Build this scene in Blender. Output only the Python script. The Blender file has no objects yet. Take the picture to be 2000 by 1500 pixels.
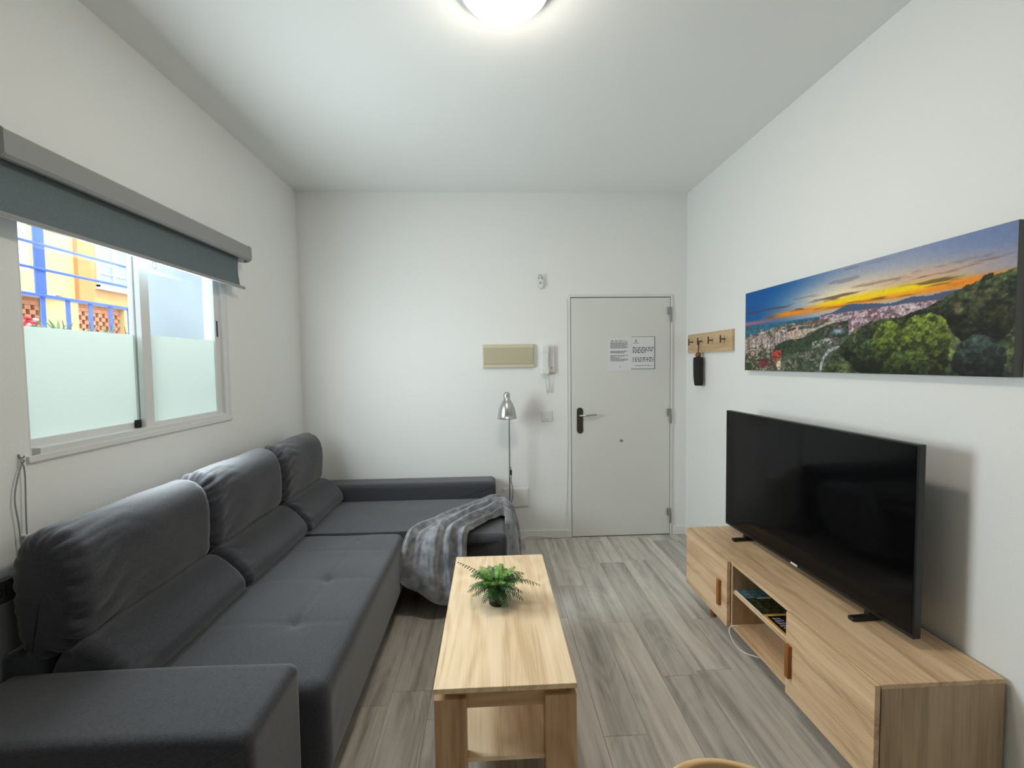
import bpy, bmesh, math, random
import numpy as np
from mathutils import Vector, Matrix
random.seed(7)
sc = bpy.context.scene
C = sc.collection

# ------------------------------------------------------------------ camera, sky, sun, exposure
FPX, YAW, PITCH, ROLL, CAMH = 873.37, 0.0476, 0.0468, -0.0127, 1.4947
XL, XR, D, H = -1.5445, 1.6672, 3.7352, 2.8931          # left wall, right wall, back wall, ceiling
cam_d = bpy.data.cameras.new('camera'); cam = bpy.data.objects.new('camera', cam_d); C.objects.link(cam)
fw = Vector((math.sin(YAW)*math.cos(PITCH), math.cos(YAW)*math.cos(PITCH), -math.sin(PITCH)))
rt = Vector((math.cos(YAW), -math.sin(YAW), 0)); up = rt.cross(fw)
r2 = rt*math.cos(ROLL)+up*math.sin(ROLL); u2 = up*math.cos(ROLL)-rt*math.sin(ROLL)
cam.matrix_world = Matrix(((r2.x,u2.x,-fw.x,0),(r2.y,u2.y,-fw.y,0),(r2.z,u2.z,-fw.z,CAMH),(0,0,0,1)))
cam_d.sensor_fit = 'HORIZONTAL'; cam_d.sensor_width = 36.0; cam_d.lens = FPX*36.0/2000.0
cam_d.clip_start = 0.02; cam_d.clip_end = 200
sc.camera = cam
wd = bpy.data.worlds.new('sky'); sc.world = wd; wd.use_nodes = True
bg = wd.node_tree.nodes['Background']; bg.inputs[0].default_value = (0.88, 0.95, 1.0, 1); bg.inputs[1].default_value = 5.0
sun_d = bpy.data.lights.new('sun', 'SUN'); sun = bpy.data.objects.new('sun', sun_d); C.objects.link(sun)
sun_d.energy = 2.5; sun_d.angle = 0.01; sun_d.color = (1.0, 0.93, 0.80)
sun.rotation_euler = Vector((-0.62, 0.35, -0.95)).to_track_quat('-Z', 'Y').to_euler()
# added area lamp just inside the panes, boosting the window's daylight
day_d = bpy.data.lights.new('window_fill_lamp', 'AREA'); day = bpy.data.objects.new('window_fill_lamp', day_d); C.objects.link(day)
day_d.shape = 'RECTANGLE'; day_d.size = 1.06; day_d.size_y = .68; day_d.energy = 40.0; day_d.color = (.86, .97, 1.0)
day.location = (XL+.014, 2.13, 1.60); day.rotation_euler = Vector((1, 0, 0)).to_track_quat('-Z', 'Z').to_euler()
sc.view_settings.view_transform = 'Standard'; sc.view_settings.look = 'None'
sc.view_settings.exposure = 0.0; sc.view_settings.gamma = 1.0; sc.view_settings.use_curve_mapping = False
LAMP_STRENGTH = 63.0
try:
    sc.cycles.use_denoising = True
    sc.cycles.denoiser = 'OPENIMAGEDENOISE'
    sc.cycles.use_adaptive_sampling = True; sc.cycles.adaptive_threshold = .06
    sc.cycles.max_bounces = 8; sc.cycles.diffuse_bounces = 5; sc.cycles.transmission_bounces = 6
    sc.cycles.transparent_max_bounces = 12; sc.cycles.sample_clamp_indirect = 6.0
    sc.cycles.caustics_reflective = False; sc.cycles.caustics_refractive = False
except Exception:
    pass

# ------------------------------------------------------------------ helpers
def lin(r, g, b):
    f = lambda c: (c/255/12.92 if c/255 <= 0.04045 else ((c/255+0.055)/1.055)**2.4)
    return (f(r), f(g), f(b), 1.0)

def origin(o):
    v = Vector((0, 0, 0))
    while o is not None:
        v += o.location; o = o.parent
    return v

def obj(name, bm, mat=None, parent=None, smooth=False, local=False, autos=None):
    """link a bmesh as ONE mesh object; vertices are in world coordinates unless local"""
    if parent is not None and not local:
        bmesh.ops.translate(bm, verts=bm.verts, vec=-origin(parent))
    me = bpy.data.meshes.new(name); bm.normal_update(); bm.to_mesh(me); bm.free()
    if mat is not None: me.materials.append(mat)
    if smooth:
        me.polygons.foreach_set('use_smooth', [True]*len(me.polygons))
    if autos is not None:
        me.set_sharp_from_angle(angle=math.radians(autos))
    o = bpy.data.objects.new(name, me); C.objects.link(o)
    if parent is not None: o.parent = parent
    return o

def tag(o, label=None, cat=None, group=None, kind=None):
    if label: o['label'] = label
    if cat: o['category'] = cat
    if group: o['group'] = group
    if kind: o['kind'] = kind
    return o

def thing(name, label, cat, loc=(0, 0, 0), rotz=0.0, group=None):
    o = bpy.data.objects.new(name, None); C.objects.link(o); o.empty_display_size = 0.1
    o.location = loc; o.rotation_euler = (0, 0, rotz)
    return tag(o, label, cat, group)

def struct(name, bm, mat, parent=None, **k):
    o = obj(name, bm, mat, parent, **k); o['kind'] = 'structure'; return o

def BM(): return bmesh.new()

def box(bm, x0, x1, y0, y1, z0, z1, bev=0.0, seg=2):
    r = bmesh.ops.create_cube(bm, size=1.0)
    vs = r['verts']
    for v in vs:
        v.co = Vector((x0+(v.co.x+.5)*(x1-x0), y0+(v.co.y+.5)*(y1-y0), z0+(v.co.z+.5)*(z1-z0)))
    if bev > 0:
        es = list({e for v in vs for e in v.link_edges})
        bmesh.ops.bevel(bm, geom=es, offset=bev, segments=seg, profile=0.5, affect='EDGES', clamp_overlap=True)
    return bm

def bx(x0, x1, y0, y1, z0, z1, bev=0.0, seg=2):
    return box(BM(), x0, x1, y0, y1, z0, z1, bev, seg)

def tube(bm, pts, r, seg=8, cap=True):
    pts = [Vector(p) for p in pts]; n = len(pts)
    rs = r if isinstance(r, (list, tuple)) else [r]*n
    rings = []; prev = None
    for i, p in enumerate(pts):
        t = (pts[min(i+1, n-1)]-pts[max(i-1, 0)]).normalized()
        if prev is None:
            a = Vector((0, 0, 1)) if abs(t.z) < .9 else Vector((1, 0, 0))
            nrm = t.cross(a).normalized()
        else:
            nrm = (prev - t*prev.dot(t)).normalized()
        prev = nrm; b = t.cross(nrm)
        rings.append([bm.verts.new(p+(nrm*math.cos(2*math.pi*k/seg)+b*math.sin(2*math.pi*k/seg))*rs[i]) for k in range(seg)])
    for i in range(n-1):
        for k in range(seg):
            bm.faces.new((rings[i][k], rings[i][(k+1) % seg], rings[i+1][(k+1) % seg], rings[i+1][k]))
    if cap:
        bm.faces.new(rings[0][::-1]); bm.faces.new(rings[-1])
    return bm

def lathe(bm, prof, c=(0, 0, 0), seg=32, axis='Z'):
    """revolve (r, h) pairs about an axis through c"""
    rings = []
    for r, h in prof:
        ring = []
        for k in range(seg):
            a = 2*math.pi*k/seg; p = (r*math.cos(a), r*math.sin(a), h)
            if axis == 'Y': p = (p[0], -p[2], p[1])
            if axis == 'X': p = (-p[2], p[0], p[1])
            ring.append(bm.verts.new(Vector(c)+Vector(p)))
        rings.append(ring)
    for i in range(len(rings)-1):
        for k in range(seg):
            bm.faces.new((rings[i][k], rings[i][(k+1) % seg], rings[i+1][(k+1) % seg], rings[i+1][k]))
    if prof[0][0] > 1e-5: bm.faces.new(rings[0][::-1])
    if prof[-1][0] > 1e-5: bm.faces.new(rings[-1])
    bmesh.ops.remove_doubles(bm, verts=bm.verts, dist=1e-6)
    bmesh.ops.recalc_face_normals(bm, faces=bm.faces)
    return bm

def catmull(P, n, closed=False):
    P = [np.array(p, float) for p in P]; m = len(P); out = []
    segs = m if closed else m-1
    for i in range(segs):
        if closed: p0, p1, p2, p3 = P[(i-1) % m], P[i], P[(i+1) % m], P[(i+2) % m]
        else: p0, p1, p2, p3 = P[max(i-1, 0)], P[i], P[i+1], P[min(i+2, m-1)]
        for k in range(n):
            t = k/n
            out.append(.5*((2*p1)+(-p0+p2)*t+(2*p0-5*p1+4*p2-p3)*t*t+(-p0+3*p1-3*p2+p3)*t**3))
    if not closed: out.append(P[-1])
    return out

def prism(bm, poly, a0, a1, axis='Y'):
    """extrude a polygon of 2-D points along an axis: Y -> (x,z), X -> (y,z), Z -> (x,y)"""
    def P(p, a):
        return {'Y': (p[0], a, p[1]), 'X': (a, p[0], p[1]), 'Z': (p[0], p[1], a)}[axis]
    A = [bm.verts.new(P(p, a0)) for p in poly]; B = [bm.verts.new(P(p, a1)) for p in poly]
    n = len(poly)
    for i in range(n): bm.faces.new((A[i], A[(i+1) % n], B[(i+1) % n], B[i]))
    bm.faces.new(A[::-1]); bm.faces.new(B)
    bmesh.ops.recalc_face_normals(bm, faces=bm.faces)
    return bm

def smooth_noise(x, y, s=0):
    return (math.sin(x*1.7+s*3.1+1.3*math.sin(y*1.1+s))+math.sin(y*2.3+s*1.7+1.1*math.sin(x*1.9-s)))*.5

# ------------------------------------------------------------------ materials (all procedural)
def newmat(name):
    m = bpy.data.materials.new(name); m.use_nodes = True
    nt = m.node_tree; p = nt.nodes['Principled BSDF']
    return m, nt, p

def setp(p, **k):
    al = {'spec': 'Specular IOR Level', 'rough': 'Roughness', 'metal': 'Metallic', 'sheen': 'Sheen Weight',
          'sheenr': 'Sheen Roughness', 'coat': 'Coat Weight', 'ior': 'IOR', 'trans': 'Transmission Weight'}
    for a, b in k.items(): p.inputs[al[a]].default_value = b

def plain(name, col, rough=.6, metal=0.0, bump=None, spec=.5, var=None, **k):
    """one colour with an optional fine bump (scale, strength) and a gentle colour variation (scale, amount)"""
    m, nt, p = newmat(name)
    p.inputs['Base Color'].default_value = col; setp(p, rough=rough, metal=metal, spec=spec, **k)
    tc = nt.nodes.new('ShaderNodeTexCoord')
    if bump:
        n = nt.nodes.new('ShaderNodeTexNoise'); n.inputs['Scale'].default_value = bump[0]; n.inputs['Detail'].default_value = 4
        b = nt.nodes.new('ShaderNodeBump'); b.inputs['Strength'].default_value = bump[1]; b.inputs['Distance'].default_value = .002
        nt.links.new(tc.outputs['Object'], n.inputs['Vector']); nt.links.new(n.outputs['Fac'], b.inputs['Height'])
        nt.links.new(b.outputs['Normal'], p.inputs['Normal'])
    if var:
        n = nt.nodes.new('ShaderNodeTexNoise'); n.inputs['Scale'].default_value = var[0]; n.inputs['Detail'].default_value = 3
        r = nt.nodes.new('ShaderNodeValToRGB'); a = var[1]
        r.color_ramp.elements[0].position = .3; r.color_ramp.elements[1].position = .7
        r.color_ramp.elements[0].color = (col[0]*(1-a), col[1]*(1-a), col[2]*(1-a), 1)
        r.color_ramp.elements[1].color = (min(1, col[0]*(1+a)), min(1, col[1]*(1+a)), min(1, col[2]*(1+a)), 1)
        nt.links.new(tc.outputs['Object'], n.inputs['Vector']); nt.links.new(n.outputs['Fac'], r.inputs['Fac'])
        nt.links.new(r.outputs['Color'], p.inputs['Base Color'])
    return m

def wood(name, dark, mid, light, axis='Y', rough=.5, scale=1.0, objrand=False, bump=.06, cathedral=.5, streak=.5):
    """long-grained wood; axis is the direction the grain runs in object space"""
    m, nt, p = newmat(name); N = nt.nodes.new; L = nt.links.new
    tc = N('ShaderNodeTexCoord'); vec = tc.outputs['Object']
    if objrand:
        oi = N('ShaderNodeObjectInfo'); cx = N('ShaderNodeCombineXYZ')
        mu = N('ShaderNodeMath'); mu.operation = 'MULTIPLY'; mu.inputs[1].default_value = 37.0
        L(oi.outputs['Random'], mu.inputs[0])
        for i in range(3): L(mu.outputs[0], cx.inputs[i])
        ad = N('ShaderNodeVectorMath'); ad.operation = 'ADD'; L(vec, ad.inputs[0]); L(cx.outputs[0], ad.inputs[1]); vec = ad.outputs[0]
    def mapped(s_long, s_cross):
        mp = N('ShaderNodeMapping'); s = [s_cross*scale]*3; s['XYZ'.index(axis)] = s_long*scale
        mp.inputs['Scale'].default_value = s; L(vec, mp.inputs['Vector']); return mp.outputs['Vector']
    n1 = N('ShaderNodeTexNoise'); n1.inputs['Scale'].default_value = 1; n1.inputs['Detail'].default_value = 6; n1.inputs['Roughness'].default_value = .6
    n1.inputs['Distortion'].default_value = .6; L(mapped(.8, 17), n1.inputs['Vector'])
    n2 = N('ShaderNodeTexNoise'); n2.inputs['Scale'].default_value = 1; n2.inputs['Detail'].default_value = 3; L(mapped(5, 170), n2.inputs['Vector'])
    w = N('ShaderNodeTexNoise'); w.inputs['Scale'].default_value = 1; w.inputs['Detail'].default_value = 1; w.inputs['Distortion'].default_value = .3
    L(mapped(1.3, 4.5), w.inputs['Vector'])
    # growth rings: a sine of a smooth field gives the nested arches of plain-sawn oak
    sn = N('ShaderNodeMath'); sn.operation = 'MULTIPLY'; sn.inputs[1].default_value = 70; L(w.outputs['Fac'], sn.inputs[0])
    s2 = N('ShaderNodeMath'); s2.operation = 'SINE'; L(sn.outputs[0], s2.inputs[0])
    a = N('ShaderNodeMath'); a.operation = 'MULTIPLY_ADD'; a.inputs[1].default_value = .10*cathedral; L(s2.outputs[0], a.inputs[0]); L(n1.outputs['Fac'], a.inputs[2])
    b = N('ShaderNodeMath'); b.operation = 'MULTIPLY_ADD'; b.inputs[1].default_value = .5*streak; L(n2.outputs['Fac'], b.inputs[0]); L(a.outputs[0], b.inputs[2])
    sh = N('ShaderNodeMath'); sh.operation = 'SUBTRACT'; sh.inputs[1].default_value = .25*streak; L(b.outputs[0], sh.inputs[0])
    r = N('ShaderNodeValToRGB'); e = r.color_ramp.elements
    e[0].position = .30; e[0].color = dark; e[1].position = .68; e[1].color = light
    k = e.new(.5); k.color = mid
    L(sh.outputs[0], r.inputs['Fac']); col = r.outputs['Color']
    if objrand:
        hs = N('ShaderNodeHueSaturation'); mr = N('ShaderNodeMapRange'); mr.inputs['To Min'].default_value = .84; mr.inputs['To Max'].default_value = 1.14
        L(oi.outputs['Random'], mr.inputs['Value']); L(mr.outputs['Result'], hs.inputs['Value']); L(col, hs.inputs['Color']); col = hs.outputs['Color']
    L(col, p.inputs['Base Color'])
    bp = N('ShaderNodeBump'); bp.inputs['Strength'].default_value = bump; bp.inputs['Distance'].default_value = .001
    L(b.outputs[0], bp.inputs['Height']); L(bp.outputs['Normal'], p.inputs['Normal'])
    setp(p, rough=rough, spec=.4)
    return m

def fabric(name, c0, c1, scale=900, rough=.95, sheen=.3, bump=.5):
    m, nt, p = newmat(name); N = nt.nodes.new; L = nt.links.new
    tc = N('ShaderNodeTexCoord')
    def band(s):
        mp = N('ShaderNodeMapping'); mp.inputs['Scale'].default_value = s; L(tc.outputs['Object'], mp.inputs['Vector'])
        n = N('ShaderNodeTexNoise'); n.inputs['Scale'].default_value = 1; n.inputs['Detail'].default_value = 2; L(mp.outputs[0], n.inputs['Vector']); return n.outputs['Fac']
    a = N('ShaderNodeMath'); a.operation = 'ADD'; L(band((scale*.12, scale, scale)), a.inputs[0]); L(band((scale, scale*.12, scale*.5)), a.inputs[1])
    h = N('ShaderNodeMath'); h.operation = 'MULTIPLY'; h.inputs[1].default_value = .5; L(a.outputs[0], h.inputs[0])
    r = N('ShaderNodeValToRGB'); r.color_ramp.elements[0].position = .36; r.color_ramp.elements[1].position = .64
    r.color_ramp.elements[0].color = c0; r.color_ramp.elements[1].color = c1
    L(h.outputs[0], r.inputs['Fac']); L(r.outputs['Color'], p.inputs['Base Color'])
    b = N('ShaderNodeBump'); b.inputs['Strength'].default_value = bump; b.inputs['Distance'].default_value = .0015
    L(h.outputs[0], b.inputs['Height']); L(b.outputs['Normal'], p.inputs['Normal'])
    setp(p, rough=rough, spec=.2, sheen=sheen, sheenr=.5)
    return m

def vcol(name, rough=.6, spec=.3):
    """a print: colours stored on the surface of the mesh"""
    m, nt, p = newmat(name); a = nt.nodes.new('ShaderNodeVertexColor'); a.layer_name = 'print'
    nt.links.new(a.outputs['Color'], p.inputs['Base Color']); setp(p, rough=rough, spec=spec); return m

M = {}
M['wall'] = plain('white_plaster', (.84, .845, .83, 1), .85, bump=(160, .35), spec=.25)
M['ceiling'] = plain('ceiling_paint', (.86, .87, .86, 1), .9, bump=(160, .2), spec=.2)
M['skirting'] = plain('white_skirting', (.80, .80, .78, 1), .5)
M['sofa'] = fabric('charcoal_weave', (.020, .0205, .025, 1), (.062, .064, .075, 1), 800, sheen=.35)
M['sofa_under'] = plain('black_lining', (.010, .010, .011, 1), .9)
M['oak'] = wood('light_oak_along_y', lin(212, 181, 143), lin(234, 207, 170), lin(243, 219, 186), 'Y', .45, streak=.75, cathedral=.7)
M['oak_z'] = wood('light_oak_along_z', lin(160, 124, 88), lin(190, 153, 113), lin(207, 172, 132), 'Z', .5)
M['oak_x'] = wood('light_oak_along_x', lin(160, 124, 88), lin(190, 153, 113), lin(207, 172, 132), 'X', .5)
M['oak_tv'] = wood('sonoma_oak_along_y', lin(184, 150, 117), lin(219, 185, 147), lin(231, 200, 163), 'Y', .5, cathedral=.3, streak=.75)
M['oak_tvz'] = wood('sonoma_oak_along_z', lin(156, 130, 102), lin(186, 160, 128), lin(202, 176, 144), 'Z', .5, cathedral=.1)
M['handle_wood'] = wood('brown_handle_wood', lin(120, 72, 30), lin(152, 96, 44), lin(170, 112, 56), 'Z', .5)
M['plank'] = wood('grey_oak_plank', lin(152, 146, 139), lin(196, 190, 182), lin(212, 206, 197), 'Y', .42, objrand=True, cathedral=.25, bump=.1)
M['subfloor'] = plain('dark_joint', (.05, .048, .045, 1), .9)
M['door'] = plain('door_paint', (.72, .72, .68, 1), .45, bump=(60, .05))
M['frame_paint'] = plain('door_frame_paint', (.76, .76, .73, 1), .5)
M['alu_white'] = plain('white_aluminium', (.74, .745, .74, 1), .4)
M['bronze'] = plain('dark_bronze', (.10, .09, .075, 1), .35, .8)
M['steel'] = plain('brushed_steel', (.55, .55, .54, 1), .28, 1.0)
M['grey_metal'] = plain('grey_hinge_metal', (.32, .32, .32, 1), .45, .6)
M['white_plastic'] = plain('white_plastic', (.78, .78, .76, 1), .35)
M['beige_plastic'] = plain('beige_plastic', lin(208, 200, 176), .45)
M['beige_panel'] = plain('beige_panel', lin(186, 178, 150), .5)
M['black_plastic'] = plain('black_plastic', (.008, .008, .009, 1), .35)
M['screen'] = plain('screen_glass', (.003, .003, .0035, 1), .07, spec=.22)
M['black_pot'] = plain('black_pot', (.008, .008, .008, 1), .4)
M['soil'] = plain('dark_soil', (.02, .014, .01, 1), .95, bump=(120, .8))
M['blind'] = fabric('blue_grey_blind', (.125, .158, .17, 1), (.165, .205, .22, 1), 700, sheen=0, bump=.2)
M['cassette'] = plain('grey_cassette', (.29, .295, .295, 1), .5)
M['cord'] = plain('grey_cord', (.30, .30, .29, 1), .7)
M['cable'] = plain('white_cable', (.70, .70, .66, 1), .5)
M['paper'] = plain('white_paper', (.74, .74, .76, 1), .7)
M['ink'] = plain('black_ink', (.045, .045, .05, 1), .7)
M['ink_grey'] = plain('grey_ink', (.20, .20, .21, 1), .7)
M['canvas_edge'] = plain('grey_canvas_edge', (.13, .125, .12, 1), .8)
M['print'] = vcol('canvas_print'); M['cover'] = vcol('magazine_cover', .35)
M['umbrella'] = plain('black_umbrella_cloth', (.014, .012, .011, 1), .8, bump=(60, .4))
M['knob_wood'] = plain('brown_knob', lin(120, 78, 46), .4)
M['chair_shell'] = plain('beige_shell', lin(224, 186, 132), .45)
M['box_grey'] = plain('grey_carton', (.20, .20, .19, 1), .8, var=(8, .08))
M['box_dark'] = plain('dark_band', (.045, .043, .05, 1), .7)
M['blue_paint'] = plain('blue_fence_paint', lin(62, 96, 186), .45)
M['render_yellow'] = plain('yellow_render', (.50, .38, .18, 1), .9, var=(1.5, .06))
M['render_orange'] = plain('orange_render', (.50, .27, .115, 1), .9, var=(1.5, .06))
M['render_deep'] = plain('deep_orange_render', (.45, .21, .08, 1), .9, var=(1.5, .06))
M['brick'] = plain('pale_red_brick', (.42, .17, .09, 1), .9, var=(4, .2))
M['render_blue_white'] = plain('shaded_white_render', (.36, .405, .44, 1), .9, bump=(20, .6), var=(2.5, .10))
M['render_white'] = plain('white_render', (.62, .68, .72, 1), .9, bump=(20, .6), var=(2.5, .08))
M['house_glass'] = plain('house_window_glass', (.22, .30, .32, 1), .1)
M['house_white'] = plain('house_white_trim', (.55, .56, .55, 1), .6)
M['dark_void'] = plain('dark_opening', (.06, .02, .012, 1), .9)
M['street'] = plain('pale_paving', (.30, .29, .27, 1), .9, var=(1, .1))
M['leaf_dark'] = plain('dark_leaf', (.018, .075, .016, 1), .45, var=(40, .3))
M['leaf_mid'] = plain('mid_leaf', (.035, .13, .022, 1), .45, var=(40, .3))
M['leaf_light'] = plain('yellow_green_leaf', (.12, .28, .03, 1), .45, var=(40, .25))
M['agave'] = plain('garden_leaf', (.10, .22, .08, 1), .5, var=(6, .3))
M['twig'] = plain('brown_twig', (.16, .07, .05, 1), .7)
M['red_flower'] = plain('red_flower', (.55, .015, .03, 1), .6)
M['pink_flower'] = plain('white_flower', (.62, .55, .57, 1), .6)

# plush throw: mottled nap
m, nt, p = newmat('grey_plush'); N = nt.nodes.new; L = nt.links.new
tc = N('ShaderNodeTexCoord'); n1 = N('ShaderNodeTexNoise'); n1.inputs['Scale'].default_value = 17; n1.inputs['Detail'].default_value = 3; n1.inputs['Distortion'].default_value = .25
n2 = N('ShaderNodeTexNoise'); n2.inputs['Scale'].default_value = 420; n2.inputs['Detail'].default_value = 2
L(tc.outputs['Object'], n1.inputs['Vector']); L(tc.outputs['Object'], n2.inputs['Vector'])
r = N('ShaderNodeValToRGB'); r.color_ramp.elements[0].position = .35; r.color_ramp.elements[1].position = .68
r.color_ramp.elements[0].color = (.15, .157, .175, 1); r.color_ramp.elements[1].color = (.33, .34, .37, 1)
L(n1.outputs['Fac'], r.inputs['Fac']); L(r.outputs['Color'], p.inputs['Base Color'])
b = N('ShaderNodeBump'); b.inputs['Strength'].default_value = .5; b.inputs['Distance'].default_value = .002
L(n2.outputs['Fac'], b.inputs['Height']); L(b.outputs['Normal'], p.inputs['Normal']); setp(p, rough=.9, spec=.15, sheen=.8, sheenr=.4)
M['plush'] = m

# window glass: thin clear pane, and the frosted film on it
m, nt, p = newmat('clear_glass'); N = nt.nodes.new; L = nt.links.new
nt.nodes.remove(p); out = nt.nodes['Material Output']
tr = N('ShaderNodeBsdfTransparent'); tr.inputs[0].default_value = (.95, .975, .97, 1); gl = N('ShaderNodeBsdfGlossy'); gl.inputs['Roughness'].default_value = .02
lw = N('ShaderNodeLayerWeight'); lw.inputs['Blend'].default_value = .5; pw = N('ShaderNodeMath'); pw.operation = 'POWER'; pw.inputs[1].default_value = 5.0
fr = N('ShaderNodeMath'); fr.operation = 'MULTIPLY_ADD'; fr.inputs[1].default_value = .6; fr.inputs[2].default_value = .03; mx = N('ShaderNodeMixShader')
L(lw.outputs['Facing'], pw.inputs[0]); L(pw.outputs[0], fr.inputs[0])
L(fr.outputs[0], mx.inputs[0]); L(tr.outputs[0], mx.inputs[1]); L(gl.outputs[0], mx.inputs[2]); L(mx.outputs[0], out.inputs[0]); M['glass'] = m
m, nt, p = newmat('frosted_film'); N = nt.nodes.new; L = nt.links.new
nt.nodes.remove(p); out = nt.nodes['Material Output']
tl = N('ShaderNodeBsdfTranslucent'); tl.inputs[0].default_value = (.84, .88, .83, 1); df = N('ShaderNodeBsdfDiffuse'); df.inputs[0].default_value = (.76, .82, .80, 1)
mx = N('ShaderNodeMixShader'); mx.inputs[0].default_value = .3
L(tl.outputs[0], mx.inputs[1]); L(df.outputs[0], mx.inputs[2]); L(mx.outputs[0], out.inputs[0]); M['frost'] = m
# lamp diffuser: gives off the light of the ceiling lamp
m, nt, p = newmat('lit_diffuser'); p.inputs['Base Color'].default_value = (.9, .9, .88, 1)
p.inputs['Emission Color'].default_value = (1.0, .90, .76, 1); p.inputs['Emission Strength'].default_value = LAMP_STRENGTH; M['diffuser'] = m

# ------------------------------------------------------------------ room shell
YB = -4.2                                                       # rear wall, behind the camera
T = .22
# floor: joint-coloured slab with the laid planks on it
floor = struct('floor', bx(XL-.115, XR+T, YB-T, D+T, -.12, -.0085), M['subfloor'])
PW, PL = .18, 1.21
plank_me = {}
def plank_mesh(w, l):
    k = (round(w, 3), round(l, 3))
    if k not in plank_me:
        bm = bx(-w/2, w/2, -l/2, l/2, -.0085, 0); me = bpy.data.meshes.new('plank')
        bmesh.ops.bevel(bm, geom=[e for e in bm.edges if all(v.co.z > -.001 for v in e.verts)], offset=.0012, segments=1, affect='EDGES')
        bm.to_mesh(me); bm.free(); me.materials.append(M['plank']); plank_me[k] = me
    return plank_me[k]
offs = {-5: 2.0, 0: 2.909, 1: 2.47, 2: 2.02}                      # end joints seen in the photograph
rp = random.Random(11)
c0 = math.floor((XL-.43)/PW)
for c in range(c0, math.ceil((XR-.43)/PW)):
    xa, xb = max(XL, .43+c*PW), min(XR, .43+(c+1)*PW)
    j = offs.get(c, rp.random()*PL); s = j % PL
    edges = [YB]
    y = s - PL*6
    while y < D:
        if y > YB+.05 and y < D-.05: edges.append(y)
        y += PL
    edges.append(D)
    for y0, y1 in zip(edges[:-1], edges[1:]):
        o = bpy.data.objects.new('plank', plank_mesh(xb-xa-.0009, y1-y0-.0009)); C.objects.link(o)
        o.parent = floor; o.location = ((xa+xb)/2, (y0+y1)/2, 0)
struct('ceiling', bx(XL-.115, XR+T, YB-T, D+T, H, H+.3), M['ceiling'])
struct('wall_back', bx(XL-.115, XR+T, D, D+T, -.0085, H), M['wall'])
struct('wall_right', bx(XR, XR+T, YB, D, -.0085, H), M['wall'])
struct('wall_rear', bx(XL-.115, XR+T, YB-T, YB, -.0085, H), M['wall'])
WY0, WY1, WZ0, WZ1 = 1.56, 2.705, 1.20, 2.16                      # window opening in the left wall
TL = .115
bm = BM()
box(bm, XL-TL, XL, YB, WY0, -.0085, H); box(bm, XL-TL, XL, WY1, D, -.0085, H)
box(bm, XL-TL, XL, WY0, WY1, -.0085, WZ0); box(bm, XL-TL, XL, WY0, WY1, WZ1, H)
struct('wall_left', bm, M['wall'])
DX0, DX1, DZ = .677, 1.5217, 2.03
def skirt(name, bmx): return struct(name, bmx, M['skirting'])
skirt('baseboard_back', bx(XL+.012, .668, D-.013, D, 0, .07, .003))
skirt('baseboard_corner', bx(1.548, XR-.012, D-.013, D, 0, .07, .003))
skirt('baseboard_right', bx(XR-.012, XR, YB, D, 0, .07, .003))
skirt('baseboard_left', bx(XL, XL+.012, YB, D, 0, .07, .003))

# door in the back wall
door = thing('door_1', None, None, ((DX0+DX1)/2, D, 0))
door['kind'] = 'structure'
fo = BM(); box(fo, DX0-.024, DX0-.004, D-.012, D, 0, DZ+.008, .004); box(fo, DX1+.004, DX1+.022, D-.012, D, 0, DZ+.008, .004)
box(fo, DX0-.024, DX1+.022, D-.012, D, DZ+.006, DZ+.028, .004)
obj('door_frame', fo, M['frame_paint'], door)
gap = BM(); box(gap, DX0-.005, DX1+.005, D-.0025, D, .001, DZ+.007)
obj('door_gap', gap, M['subfloor'], door)
leaf = obj('door_leaf', bx(DX0, DX1, D-.009, D-.002, .007, DZ, .002), M['door'], door)
# handle: long rounded plate, lever on a neck
hp = BM(); cxp, zlo, zhi, w = .7465, .894, 1.112, .0255
poly = [(cxp+w*math.cos(a), zhi-w+w*math.sin(a)) for a in [math.pi*i/10 for i in range(11)]]+[(cxp+w*math.cos(a), zlo+w+w*math.sin(a)) for a in [math.pi+math.pi*i/10 for i in range(11)]]
prism(hp, poly, D-.016, D-.009)
h = obj('door_handle', hp, M['bronze'], door)
lv = BM(); tube(lv, [(.745, D-.012, 1.048), (.745, D-.05, 1.048), (.752, D-.058, 1.048), (.80, D-.060, 1.051), (.878, D-.058, 1.056)], .0085, 12)
obj('lever', lv, M['steel'], h, smooth=True, autos=50)
kb = BM(); lathe(kb, [(.0, .0), (.011, 0), (.011, .008), (.008, .01), (0, .01)], (1.098, D-.009, .826), 16, 'Y')
obj('peephole', kb, M['grey_metal'], door)
for zc in (1.949, 1.09, .232):
    hb = BM(); box(hb, 1.496, 1.53, D-.024, D-.009, zc-.058, zc, .003); tube(hb, [(1.524, D-.017, zc-.125), (1.524, D-.017, zc-.05)], .009, 10)
    obj('hinge', hb, M['grey_metal'], door)

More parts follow.
